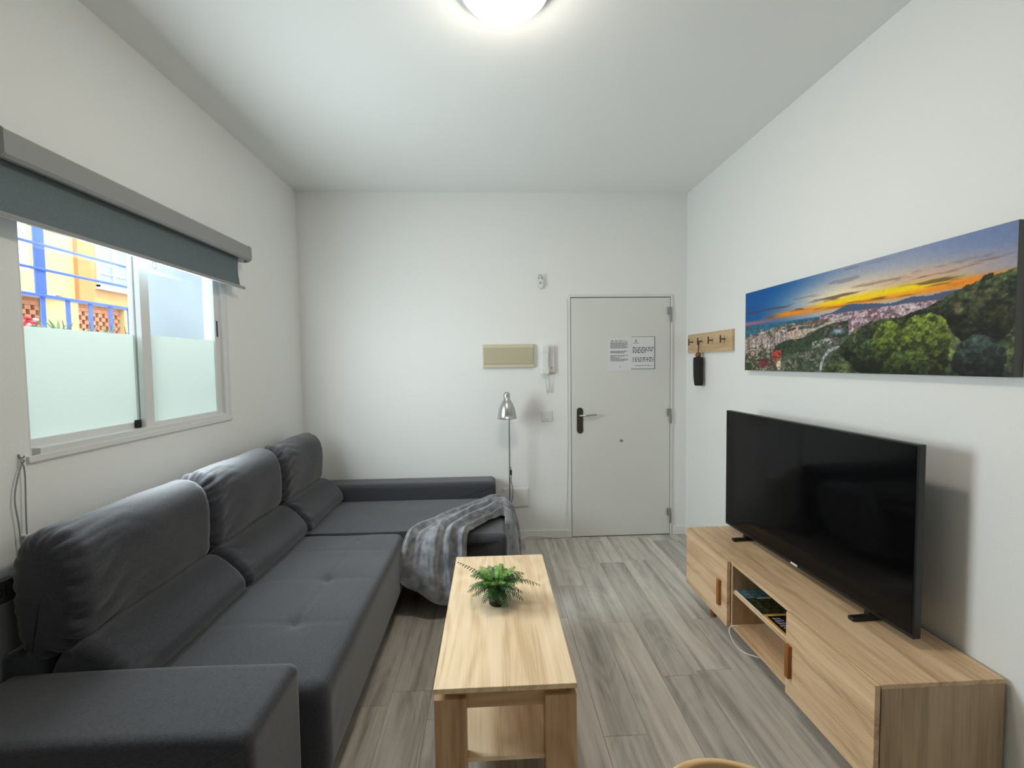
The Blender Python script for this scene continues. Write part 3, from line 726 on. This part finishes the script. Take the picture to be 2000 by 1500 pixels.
for y0, y1, yh in ((CY0+.001, YM0, YM0-.026), (YM1-.014, CY1-.002, YM1+.055)):
    dr = obj('cabinet_door', bx(CX0-.0215, CX0-.0035, y0, y1, CZ0-.003, CZ1-.003, .0012), M['oak_tv'], tv)
    obj('handle', bx(CX0-.0375, CX0-.0215, yh-.012, yh+.012, .185, .322, .002), M['handle_wood'], dr)
for x in (1.285, 1.60):
    for y in (1.44, 2.50): obj('leg', tube(BM(), [(x, y, 0), (x, y, CZ0)], [.016, .023], 16), M['handle_wood'], tv, smooth=True, autos=40)

# magazines on its open shelf
def cover_mesh(w, l, nx, ny, func, z):
    bm = BM(); lay = bm.verts.layers.float_color.new('print'); V = []
    for i in range(nx+1):
        col = []
        for j in range(ny+1):
            v = bm.verts.new((-w/2+w*i/nx, -l/2+l*j/ny, z)); c = func(i/nx, j/ny); v[lay] = lin(*c); col.append(v)
        V.append(col)
    for i in range(nx):
        for j in range(ny): bm.faces.new((V[i][j], V[i+1][j], V[i+1][j+1], V[i][j+1]))
    return bm
def cov_a(u, v):   # landscape photo cover: teal sky above, olive and dark below
    n = smooth_noise(u*17, v*21, 1)+.6*smooth_noise(u*41, v*37, 2)
    if v > .62: b_ = (78, 112, 118); c = tuple(int(x+n*22-60*max(0, u-.35)) for x in b_)
    elif v > .58 and .28 < u < .62: c = (205, 200, 165)
    else: c = (52+n*28+30*max(0, u-.5), 54+n*26-20*max(0, u-.5), 34+n*14)
    return tuple(max(8, min(250, x)) for x in c)
def cov_b(u, v):   # yellow border, dark picture with pale lettering
    if u < .07 or u > .93 or v < .06 or v > .94: return (232, 170, 62)
    n = smooth_noise(u*23, v*25, 6)
    if .14 < u < .34 and (math.sin(v*70)+math.sin(v*43+u*60)) > .2 and .1 < v < .9: return (176, 178, 196)
    if .10 < u < .125: return (60, 70, 120)
    if u > .42 and n > .1: return (120, 44, 26)
    return (22+n*10, 16, 24)
def magazine(name, label, cx, cy, z0, w, l, th_, rz, func, nx=40, ny=52):
    t = thing(name, label, 'magazine', (cx, cy, z0), rz)
    obj('pages', bx(-w/2+.002, w/2-.001, -l/2+.002, l/2-.002, .0008, th_-.0008), M['paper'], t, local=True)
    obj('front_cover', cover_mesh(w, l, nx, ny, func, th_), M['cover'], t, local=True)
    obj('back_cover', bx(-w/2, w/2, -l/2, l/2, 0, .0008), M['paper'], t, local=True)
    obj('spine', bx(-w/2, -w/2+.002, -l/2, l/2, .0008, th_-.0002), M['paper'], t, local=True)
magazine('magazine', 'magazine with a teal and olive landscape cover on the TV stand shelf', 1.353, 2.088, .3042, .21, .225, .006, .0, cov_a)
magazine('magazine', 'magazine with a yellow border and dark cover on the TV stand shelf', 1.348, 1.868, .3042, .205, .205, .006, .0, cov_b)

# white cable hanging under the stand
cb = BM(); tube(cb, [tuple(q) for q in catmull([(1.262, 2.185, .1235), (1.225, 2.195, .121), (1.208, 2.185, .100), (1.206, 2.13, .070), (1.210, 2.06, .074), (1.235, 2.0, .090), (1.30, 1.96, .094), (1.45, 1.94, .096)], 8)], .0028, 6)
tag(obj('power_cable', cb, M['cable'], smooth=True), 'thin white cable hanging in a loop below the TV stand', 'cable')

# ------------------------------------------------------------------ television
lx = Vector((1.502-1.447, 1.485-2.665, 0)).normalized(); TW, TZ0, TZ1 = 1.181, .487-.452, 1.190-.452
tele = thing('television', 'large black flat screen television on the oak TV stand', 'television', (1.4745, 2.075, CZ1), math.atan2(lx.y, lx.x))
obj('casing', bx(-TW/2, TW/2, -.006, .024, TZ0, TZ1, .003), M['black_plastic'], tele, local=True)
obj('rear_housing', bx(-TW/2+.12, TW/2-.12, .024, .062, TZ0+.03, TZ0+.40, .01), M['black_plastic'], tele, local=True)
obj('screen', bx(-TW/2+.006, TW/2-.006, -.0075, -.0058, TZ0+.016, TZ1-.006), M['screen'], tele, local=True)
for s in (-1, 1):
    f = BM(); box(f, s*.40-.014, s*.40+.014, -.075, .085, 0.0005, .016, .004); box(f, s*.40-.012, s*.40+.012, -.004, .022, .012, TZ0+.01)
    obj('foot', f, M['black_plastic'], tele, local=True)
obj('badge', bx(-.022, .022, -.0082, -.0072, TZ0+.003, TZ0+.0125), M['white_plastic'], tele, local=True)

# ------------------------------------------------------------------ canvas print on the right wall
PY0, PY1, PZ0, PZ1 = 1.322, 2.80, 1.430, 1.917
cv = thing('wall_canvas', 'wide panoramic canvas print of a coastal city at sunset above the television', 'picture', (XR, (PY0+PY1)/2, PZ0))
obj('stretcher', bx(XR-.034, XR-.001, PY0, PY1, PZ0, PZ1), M['canvas_edge'], cv)
nx, ny = 520, 172
U, V_ = np.meshgrid(np.linspace(0, 1, nx+1), np.linspace(0, 1, ny+1), indexing='ij')
rs = np.random.RandomState(4)
def vnoise(su, sv, seed, octs=4):
    out = np.zeros_like(U); a = 1; tot = 0
    for o_ in range(octs):
        r_ = np.random.RandomState(seed*17+o_); g = r_.rand(int(su*2**o_)+3, int(sv*2**o_)+3)
        x = U*su*2**o_; y = V_*sv*2**o_; xi = x.astype(int); yi = y.astype(int); fx = x-xi; fy = y-yi; fx = fx*fx*(3-2*fx); fy = fy*fy*(3-2*fy)
        out += a*(g[xi, yi]*(1-fx)*(1-fy)+g[xi+1, yi]*fx*(1-fy)+g[xi, yi+1]*(1-fx)*fy+g[xi+1, yi+1]*fx*fy); tot += a; a *= .55
    return out/tot
img = np.zeros(U.shape+(3,))
def S(a, b, x): t = np.clip((x-a)/(b-a), 0, 1); return t*t*(3-2*t)
def mixc(mask, col):
    global img
    m_ = np.clip(mask, 0, 1)[..., None]; img = img*(1-m_)+np.array(col, float)*m_
n_a = vnoise(4, 9, 1); n_b = vnoise(7, 40, 2); n_c = vnoise(90, 40, 3, 3); n_d = vnoise(26, 12, 5, 4)
# sky
img[:] = (138, 150, 182); mixc(1-S(.15, .62, U+.25*(1-V_)), (12, 88, 160)); mixc(S(.55, .95, V_)*S(.7, 1, U)*.6, (96, 118, 168))
glow = np.exp(-((U-.57)/.26)**2)*np.exp(-((V_-.73)/.15)**2); mixc(glow*1.05, (244, 226, 190))
mixc(np.exp(-((U-.80)/.20)**2)*np.exp(-((V_-.76)/.08)**2)*.75, (214, 170, 140))
hor = .60+.03*U
mixc(np.exp(-((V_-(.64+.02*U))/.035)**2)*S(.08, .3, U)*1.0, (246, 140, 30))
mixc(np.exp(-((V_-(.665+.035*U))/.035)**2)*S(.38, .5, U)*(1-S(.76, .95, U)), (250, 214, 10))
mixc(np.exp(-((V_-.66)/.03)**2)*S(.78, .9, U)*.9, (240, 140, 36))
mixc(np.exp(-((V_-.60)/.03)**2)*(1-S(.05, .3, U))*.8, (196, 120, 120))
st_ = vnoise(6, 34, 8, 4); mixc(S(.56, .68, st_)*S(.6, .66, V_)*(1-S(.74, .84, V_))*.75, (92, 66, 58))
mixc(S(.62, .74, vnoise(9, 16, 9, 4))*S(.72, .8, V_)*S(.35, .5, U)*.45, (112, 108, 118))
# sea, hills, ground
sea = (V_ < .565)*(U < .5); mixc(sea, (58, 108, 128)); mixc(sea*S(.46, .56, V_)*.6, (44, 96, 128))
mt = .565+.075*np.exp(-((U-.58)/.09)**2)+.05*S(.62, .8, U)+.006*np.sin(U*60)
mixc((V_ < mt)*(V_ > .53)*(U > .44), (72, 92, 122)); mixc((V_ < mt-.02)*(U > .62)*.7, (92, 88, 112))
city = (V_ < .575-.03*np.abs(U-.6))*(U > .44); base = np.where(n_c[..., None] > .5, np.array((186, 166, 172.)), np.array((128, 100, 112.)))
img = np.where(city[..., None], base, img)
low = (V_ < .53-.10*S(.28, .0, U))*(U <= .46); base = np.where(n_c[..., None] > .52, np.array((150, 142, 128.)), np.array((84, 84, 70.))); img = np.where(low[..., None], base, img)
# harbour basin and quay
hb = (np.abs(U-.335-.45*(V_-.44)) < .060)*(V_ > .34)*(V_ < .50); mixc(hb*1.0, (180, 158, 142)); mixc((np.abs(U-.42) < .06)*(np.abs(V_-.515) < .018), (112, 92, 84)); mixc((np.abs(U-.37) < .035)*(np.abs(V_-.475) < .016), (84, 92, 96))
mixc((np.abs(U-.27) < .05)*(np.abs(V_-.455-.4*(U-.27)) < .012), (72, 56, 54))
# tower blocks
for k in range(30):
    uu = rs.uniform(.0, .27); vb = rs.uniform(.22, .34)+.25*uu; hh_ = rs.uniform(.08, .2)*(1-.4*uu/.27); ww_ = rs.uniform(.008, .016); g = rs.uniform(.72, 1.08)
    m_ = (np.abs(U-uu) < ww_)*(V_ > vb)*(V_ < vb+hh_); mixc(m_, np.array((196, 176, 166))*g)
    mixc(m_*((U-uu) > ww_*.2), np.array((150, 136, 140))*g); mixc(m_*(np.sin(V_*520) > .3)*.35, (96, 84, 88))
# avenue of trees, park and roads
av = np.abs(V_-(.20+.62*(U-.18)+.02*np.sin(U*30))); mixc((av < .075)*(U > .20)*(U < .56)*(.55+.45*(n_c > .45)), (42, 62, 44))
mixc((np.abs(V_-(.30+.62*(U-.18))) < .010)*(U > .3)*(U < .55), (176, 168, 150))
pk = (V_ < .22+.45*(U-.26))*(U > .24)*(U < .62); mixc(pk*.85*(.5+.5*(n_d > .46)), (64, 78, 62))
for uc, vc, rr in ((.40, .02, .22), (.43, .0, .13)):
    q = np.abs(np.hypot((U-uc-.12)*3.0, V_-vc)-rr); mixc((q < .016)*(U < uc+.13)*(V_ < .3), (158, 158, 158))
mixc(np.exp(-((U-.52)/.022)**2)*np.exp(-((V_-.40)/.022)**2), (158, 184, 210)); mixc(np.exp(-((U-.525)/.010)**2)*np.exp(-((V_-.445)/.012)**2), (190, 96, 72))
mixc((np.abs(U-.45) < .045)*(np.abs(V_-.30-.5*(U-.45)) < .035)*(n_c > .45)*.8, (170, 166, 164))
# bull ring and red roofs
q = np.hypot((U-.055)/.040, (V_-.215)/.062); mixc(q < 1, (168, 158, 148)); mixc(q < .72, (112, 92, 84)); mixc(q < .48, (170, 140, 118))
mixc((np.abs(U-.135) < .035)*(np.abs(V_-.10) < .045), (140, 56, 66)); mixc((np.abs(U-.215) < .026)*(np.abs(V_-.185) < .055), (190, 66, 58)); mixc((np.abs(U-.228) < .012)*(V_ < .15)*(V_ > .02), (226, 200, 164)); mixc((np.abs(U-.203) < .012)*(V_ < .13)*(V_ > .02), (140, 100, 84))
mixc((U < .05)*(V_ < .10), (64, 74, 42))
# wooded hill
hx = np.array([0, .44, .50, .585, .64, .735, .80, .86, .90, .95, 1.0]); hv = np.array([-.1, -.02, .18, .40, .455, .47, .51, .585, .64, .665, .70])
hill = np.interp(U, hx, hv)+.035*(n_d-.5)+.02*(n_c-.5); hm = V_ < hill
tree = np.stack([58+70*(n_d-.45)*2, 68+72*(n_d-.45)*2, 46+36*(n_d-.45)*2], -1)*(.62+.75*n_c[..., None]); tree = np.clip(tree, 14, 200); img = np.where(hm[..., None], tree, img)
def crown(uc, vc, ru, rv, col):
    global img
    q = np.hypot((U-uc)/ru, (V_-vc)/rv)+.35*(n_d-.5); m_ = (q < 1)*hm
    lit = np.clip(.55+.9*(n_c-.4)+.55*(V_-vc)/rv, .25, 1.35)[..., None]
    img = np.where(m_.astype(bool)[..., None], np.array(col, float)*lit, img)
for a_ in ((.93, .40, .07, .2, (70, 72, 48)), (.86, .48, .05, .12, (62, 70, 46)), (.78, .46, .03, .12, (46, 56, 40)), (.69, .36, .06, .12, (72, 80, 46)), (.58, .22, .05, .12, (58, 72, 46)), (.64, .14, .07, .16, (64, 84, 46)),
           (.70, .22, .055, .22, (104, 122, 44)), (.80, .22, .075, .26, (108, 124, 46)), (.76, .06, .07, .14, (76, 92, 42)), (.93, .12, .06, .16, (58, 70, 64))): crown(*a_)
mixc(np.exp(-((U-.885)/.010)**4)*np.exp(-((V_-.49)/.05)**4)*hm*.8, (132, 116, 86)); mixc(np.exp(-((U-.585)/.004)**2)*np.exp(-((V_-.33)/.04)**2)*hm*.8, (186, 176, 160))
mixc((np.abs(U-.945) < .012)*(np.abs(V_-hill) < .02), (40, 46, 34))
fine = vnoise(170, 64, 12, 2)[..., None]; gnd = (V_ < np.maximum(hill, .56))[..., None]
img = np.where(gnd, img*(.62+.76*fine), img*(.965+.07*fine))
mixc(((V_ < .24)*(U < .44)*(vnoise(60, 30, 14, 2) > .60))*.55, (38, 52, 34)); mixc((hm*(vnoise(75, 28, 15, 2) < .38))*.5, (20, 26, 18))
img = np.clip(img, 6, 255)/255; img = np.where(img <= .04045, img/12.92, ((img+.055)/1.055)**2.4)
me = bpy.data.meshes.new('printed_canvas')
co = np.stack([np.full(U.shape, XR-.0345), PY1-(PY1-PY0)*U, PZ0+(PZ1-PZ0)*V_], -1)-np.array(cv.location)
idx = np.arange((nx+1)*(ny+1)).reshape(nx+1, ny+1)
quads = np.stack([idx[:-1, :-1], idx[1:, :-1], idx[1:, 1:], idx[:-1, 1:]], -1).reshape(-1, 4)
me.vertices.add(co.size//3); me.vertices.foreach_set('co', co.reshape(-1)); me.loops.add(quads.size); me.loops.foreach_set('vertex_index', quads.reshape(-1))
me.polygons.add(len(quads)); me.polygons.foreach_set('loop_start', np.arange(0, quads.size, 4)); me.update(calc_edges=True)
at = me.color_attributes.new('print', 'FLOAT_COLOR', 'POINT'); at.data.foreach_set('color', np.concatenate([img, np.ones(U.shape+(1,))], -1).reshape(-1))
me.materials.append(M['print']); o = bpy.data.objects.new('printed_canvas', me); C.objects.link(o); o.parent = cv

# ------------------------------------------------------------------ coat rack and umbrella
cr = thing('coat_rack', 'light wooden coat rack with four metal hooks beside the door', 'coat rack', (XR, 3.33, 1.56))
M['rack_wood'] = wood('rack_wood', lin(184, 152, 112), lin(206, 176, 138), lin(216, 190, 152), 'Y', .5, cathedral=.1)
obj('board', bx(XR-.018, XR-.0005, 2.985, 3.672, 1.557, 1.709, .002), M['rack_wood'], cr)
for y in (3.575, 3.42, 3.25, 3.075):
    hb = BM(); tube(hb, [(XR-.018, y, 1.645), (XR-.052, y, 1.645)], .0045, 8); box(hb, XR-.056, XR-.050, y-.007, y+.007, 1.618, 1.672, .002)
    obj('hook', hb, M['bronze'], cr)
um = thing('folded_umbrella', 'folded black umbrella hanging from the coat rack by its strap', 'umbrella', (XR-.045, 3.42, 1.30))
ub = BM(); seg = 14; rings = []
for k, (z, r_) in enumerate([(1.300, .020), (1.303, .030), (1.33, .032), (1.38, .034), (1.43, .034), (1.48, .036), (1.515, .036), (1.522, .030), (1.524, .012)]):
    ring = []
    for i in range(seg):
        a = 2*math.pi*i/seg; q = r_*(1+.13*math.sin(a*5+z*14)); ring.append(ub.verts.new((XR-.045+q*math.cos(a), 3.42+.0+.05*(z-1.41)+q*math.sin(a), z)))
    rings.append(ring)
for a, b_ in zip(rings[:-1], rings[1:]):
    for i in range(seg): ub.faces.new((a[i], a[(i+1) % seg], b_[(i+1) % seg], b_[i]))
ub.faces.new(rings[0][::-1]); ub.faces.new(rings[-1])
obj('cloth', ub, M['umbrella'], um, smooth=True)
obj('handle', lathe(BM(), [(0, 1.518), (.014, 1.520), (.021, 1.532), (.022, 1.545), (.015, 1.558), (0, 1.561)], (XR-.045, 3.425, 0), 18), M['knob_wood'], um, smooth=True)
sp = BM(); tube(sp, [(XR-.044, 3.425, 1.556), (XR-.041, 3.421, 1.62), (XR-.040, 3.420, 1.650)], .0032, 6); tube(sp, [(XR-.047, 3.425, 1.556), (XR-.046, 3.421, 1.62), (XR-.040, 3.420, 1.651)], .0032, 6)
obj('strap', sp, M['knob_wood'], um)

# ------------------------------------------------------------------ things on the back wall
fbx = thing('fuse_box', 'beige rectangular fuse box cover on the back wall', 'fuse box', (.149, D, 1.455))
obj('housing', bx(-.063, .361, D-.030, D-.0005, 1.456, 1.650, .006, 3), M['beige_plastic'], fbx)
obj('cover', bx(-.058, .356, D-.038, D-.030, 1.487, 1.623, .004), M['beige_panel'], fbx)
ic = thing('intercom', 'white door intercom handset on the wall beside the door', 'intercom', (.478, D, 1.41))
obj('base', bx(.436, .533, D-.030, D-.0005, 1.412, 1.630, .006, 3), M['white_plastic'], ic)
hs = BM(); box(hs, .424, .482, D-.062, D-.028, 1.398, 1.634, .010, 3); box(hs, .420, .486, D-.066, D-.026, 1.570, 1.638, .012, 3); box(hs, .420, .486, D-.066, D-.026, 1.396, 1.462, .012, 3)
obj('handset', hs, M['white_plastic'], ic)
obj('button', lathe(BM(), [(0, 0), (.007, 0), (.007, .004), (0, .005)], (.508, D-.030, 1.452), 14, 'Y'), M['grey_metal'], ic)
obj('button_panel', bx(.490, .520, D-.033, D-.030, 1.47, 1.60, .001), M['alu_white'], ic)
cpts = []
for i in range(160):
    t_ = i/159; x = .455+.036*t_+.0; z = 1.398-.155*math.sin(math.pi*t_)**.85; a = t_*2*math.pi*34
    cpts.append((x+.0045*math.cos(a), D-.030+.0045*math.sin(a), z))
obj('coiled_cord', tube(BM(), cpts, .0019, 5), M['cable'], ic, smooth=True)
ls = thing('light_switch', 'square white light switch on the wall below the intercom', 'switch', (.468, D, 1.0))
obj('plate', bx(.424, .512, D-.010, D-.0005, 1.002, 1.090, .003), M['white_plastic'], ls)
obj('rocker', bx(.443, .493, D-.015, D-.010, 1.021, 1.071, .002), M['white_plastic'], ls)
wp = thing('socket_plate', 'wide white blank socket plate on the wall behind the floor lamp', 'socket', (.2, D, .277))
obj('plate', bx(.089, .309, D-.010, D-.0005, .277, .438, .003), M['white_plastic'], wp)
obj('cover', bx(.098, .300, D-.013, D-.010, .286, .429, .002), M['white_plastic'], wp)
wb = thing('wall_bracket', 'small white bracket with a metal clip high on the wall beside the door', 'bracket', (.42, D, 2.16))
b_ = BM(); prism(b_, [(.392, 2.19), (.40, 2.125), (.425, 2.105), (.448, 2.115), (.450, 2.17), (.43, 2.195)], D-.03, D-.0005)
bmesh.ops.bevel(b_, geom=b_.edges[:], offset=.004, segments=2, affect='EDGES'); obj('body', b_, M['white_plastic'], wb)
k_ = BM(); tube(k_, [(.404, D-.028, 2.185), (.412, D-.04, 2.215), (.428, D-.036, 2.216), (.438, D-.028, 2.185)], .004, 8); lathe(k_, [(0, 0), (.006, 0), (.006, .008), (0, .008)], (.42, D-.03, 2.152), 12, 'Y')
obj('clip', k_, M['grey_metal'], wb)
def text_mesh(s, size):
    cu = bpy.data.curves.new('lettering', 'FONT'); cu.body = s; cu.size = size; cu.extrude = .0002; cu.align_x = 'CENTER'; cu.align_y = 'CENTER'
    ob = bpy.data.objects.new('lettering', cu); C.objects.link(ob); dg = bpy.context.evaluated_depsgraph_get(); dg.update()
    me_ = bpy.data.meshes.new_from_object(ob.evaluated_get(dg)); bm_ = BM(); bm_.from_mesh(me_); bpy.data.objects.remove(ob); bpy.data.meshes.remove(me_); bpy.data.curves.remove(cu)
    return bm_
def paper(label, x0, x1, z0, z1, lines, ink, logo=None, bold_frame=False):
    t = thing('notice_sheet', label, 'paper', ((x0+x1)/2, D-.010, z0), group=None)
    obj('sheet', bx(x0, x1, D-.0105, D-.0095, z0, z1), M['paper'], t)
    pb_ = BM(); rr = random.Random(len(lines)); w_ = x1-x0; hh = z1-z0
    for f, a, b2, bold in lines:
        z = z0+hh*f; x = x0+w_*a; xe = x0+w_*b2
        while x < xe-.004:
            wl = min(xe-x, rr.uniform(.008, .028)); g = .0036 if bold else .0020
            box(pb_, x, x+wl, D-.0108, D-.0105, z-g, z+g); x += wl+(.009 if bold else .0035)
    obj('print', pb_, M[ink], t)
    if bold_frame:
        fb_ = BM(); box(fb_, x1-.004, x1+.001, D-.0125, D-.0095, z0-.002, z1+.001); box(fb_, x0, x1, D-.0125, D-.0095, z0-.003, z0+.001); box(fb_, x0, x1, D-.0125, D-.0095, z1-.002, z1+.001)
        obj('holder_edge', fb_, M['ink_grey'], t)
    if logo:
        lb = text_mesh('A', logo[2]); bmesh.ops.rotate(lb, verts=lb.verts, cent=(0, 0, 0), matrix=Matrix.Rotation(math.pi/2, 3, 'X'))
        bmesh.ops.translate(lb, verts=lb.verts, vec=(x0+w_*logo[0], D-.0108, z0+hh*logo[1])); obj('logo', lb, M[ink], t)
    return t
L1 = [(.90, .15, .82, 1)]+[(.855-.021*i, .14, .90-.1*(i % 3 == 2), 0) for i in range(9)]+[(.60-.02*i, .14, .88-.06*i, 0) for i in range(4)]+[(.47-.021*i, .14, (.9, .78, .3, .6, .5, .88, .9, .86, .7)[i], 0) for i in range(9)]
paper('white notice sheet with dense grey text on the door, the left one', .981, 1.183, 1.415, 1.697, L1, 'ink_grey', (.55, .12, .02))
L2 = [(.80, .1, .32, 0)]+[(.66-.05*i, .06, (.95, .95, .90, .62)[i], 1) for i in range(4)]+[(.34-.05*i, .06, .95, 1) for i in range(3)]+[(.10, .15, .88, 0)]
paper('white framed notice sheet with bold black text on the door, the right one', 1.187, 1.388, 1.433, 1.703, L2, 'ink', (.2, .87, .034), True)
# thin cable beside the door frame down to the skirting
dc = BM(); tube(dc, [tuple(q) for q in catmull([(.648, D-.004, 2.02), (.646, D-.004, 1.5), (.645, D-.004, .9), (.636, D-.006, .45), (.618, D-.015, .16), (.618, D-.018, .06), (.60, D-.02, .008), (.45, D-.018, .012), (.32, D-.02, .03), (.25, D-.05, .006)], 8)], .0024, 6)
tag(obj('wall_cable', dc, M['cable'], smooth=True), 'thin white cable running down beside the door frame to the skirting', 'cable')

# ------------------------------------------------------------------ floor lamp
LX, LY = .143, 3.565
fl = thing('floor_lamp', 'slim brushed steel floor lamp with a bell shade behind the sofa', 'lamp', (LX, LY, 0))
obj('lamp_base', lathe(BM(), [(0, 0), (.118, 0), (.120, .004), (.116, .016), (.02, .022), (.012, .03), (0, .03)], (LX, LY, 0), 40), M['steel'], fl, smooth=True, autos=40)
pb = BM(); tube(pb, [(LX, LY, .02), (LX, LY, 1.16)]+[(LX-.010*i/6, LY-.030*math.sin(math.pi/2*i/6), 1.16+.04*(1-math.cos(math.pi/2*i/6))) for i in range(1, 7)], .0065, 12)
obj('pole', pb, M['steel'], fl, smooth=True, autos=50)
SC = (LX-.018, LY-.040, 0)
sh = lathe(BM(), [(0, 1.268), (.012, 1.266), (.022, 1.258), (.026, 1.245), (.0265, 1.205), (.034, 1.198), (.050, 1.170), (.063, 1.135), (.071, 1.095), (.075, 1.066), (.079, 1.062), (.0785, 1.057), (.073, 1.058), (.069, 1.09), (.060, 1.135), (.046, 1.168), (.02, 1.195), (0, 1.197)], SC, 40)
obj('lamp_shade', sh, M['steel'], fl, smooth=True, autos=50)
cdl = BM(); tube(cdl, [tuple(q) for q in catmull([(LX+.008, LY-.008, .66), (LX+.014, LY-.008, .60), (LX+.010, LY-.008, .55), (LX+.022, LY-.008, .48), (LX+.020, LY-.008, .41), (LX+.008, LY-.008, .36), (LX+.01, LY-.01, .2), (LX+.03, LY+.05, .01), (LX+.10, LY+.1, .006)], 6)], .0028, 6)
c_ = obj('cord', cdl, M['bronze'], fl, smooth=True)
obj('switch', bx(LX+.005, LX+.017, LY-.016, LY-.002, .595, .635, .003), M['black_plastic'], c_)

# ------------------------------------------------------------------ ceiling lamp
cl = thing('ceiling_lamp', 'round white lit ceiling lamp in the middle of the ceiling', 'lamp', (.072, 1.69, H))
cc = (.072, 1.69, 0)
obj('lamp_base', lathe(BM(), [(0, H-.0005), (.168, H-.0005), (.170, H-.008), (.168, H-.040), (.160, H-.047), (.1525, H-.046), (.150, H-.040), (0, H-.040)], cc, 48), M['white_plastic'], cl, smooth=True, autos=40)
obj('diffuser', lathe(BM(), [(.150, H-.0405), (.149, H-.056), (.139, H-.070), (.118, H-.080), (.09, H-.087), (.05, H-.092), (0, H-.094)], cc, 48), M['diffuser'], cl, smooth=True)

# ------------------------------------------------------------------ dining chair, its back just inside the frame
ch = thing('dining_chair', 'beige moulded dining chair, only its back rim in the foreground', 'chair', (.340, .487, 0), math.radians(-17))
bm = BM(); rows_c = []
for i in range(25):                                               # shell: seat runs up into the curved back
    t_ = i/24
    if t_ < .45:
        q = t_/.45; cy, cz = -.20+.36*q, .455-.02*math.sin(math.pi*q)
    else:
        q = (t_-.45)/.55; cy, cz = .16+.085*q+.03*math.sin(math.pi*q*.5), .455+.318*q**.95
    row = []
    for j in range(21):
        s = -1+2*j/20; hw = .245*(1-.16*max(0, (t_-.45)/.55)**2)
        corner = max(0, (t_-.80)/.20); hw_ = hw*math.sqrt(max(.05, 1-(corner**3)*.55))
        x = s*hw_; back = max(0, (t_-.40)/.60)
        y = cy-.085*back*s*s+.0; z = cz+(.03*s*s if t_ < .45 else .03*s*s*(1-back))-(.055*abs(s)**4*back**6)
        row.append(bm.verts.new((x, y, z)))
    rows_c.append(row)
for a, b_ in zip(rows_c[:-1], rows_c[1:]):
    for j in range(20): bm.faces.new((a[j], a[j+1], b_[j+1], b_[j]))
s_ = obj('shell', bm, M['chair_shell'], ch, local=True, smooth=True)
md = s_.modifiers.new('thickness', 'SOLIDIFY'); md.thickness = .014; md.offset = -1
md = s_.modifiers.new('edge', 'BEVEL'); md.width = .005; md.segments = 3; md.limit_method = 'ANGLE'
md = s_.modifiers.new('soft', 'SUBSURF'); md.levels = 1; md.render_levels = 1
for sx in (-1, 1):
    for sy in (-1, 1): obj('leg', tube(BM(), [(sx*.21, sy*.19-.01, 0), (sx*.13, sy*.12-.01, .425)], [.011, .017], 12), M['oak_z'], ch, local=True, smooth=True)
obj('seat_frame', bx(-.15, .15, -.15, .13, .405, .425, .004), M['black_plastic'], ch, local=True)

# ------------------------------------------------------------------ flat carton between sofa and wall
bxn = thing('storage_box', 'flat grey carton with a dark top band standing between sofa and wall', 'box', (XL+.02, 1.2, 0))
obj('carton', bx(XL+.012, XL+.036, .86, 1.455, .0005, .775, .003), M['box_grey'], bxn)
obj('lid', bx(XL+.0125, XL+.037, .855, 1.458, .775, .845, .003), M['box_dark'], bxn)
lb = text_mesh('DI', .05)
bmesh.ops.rotate(lb, verts=lb.verts, cent=(0, 0, 0), matrix=Matrix.Rotation(math.pi/2, 3, 'X')); bmesh.ops.rotate(lb, verts=lb.verts, cent=(0, 0, 0), matrix=Matrix.Rotation(math.pi/2, 3, 'Z'))
bmesh.ops.translate(lb, verts=lb.verts, vec=(XL+.0374, 1.408, .808)); obj('lettering', lb, M['sofa_under'], bxn)
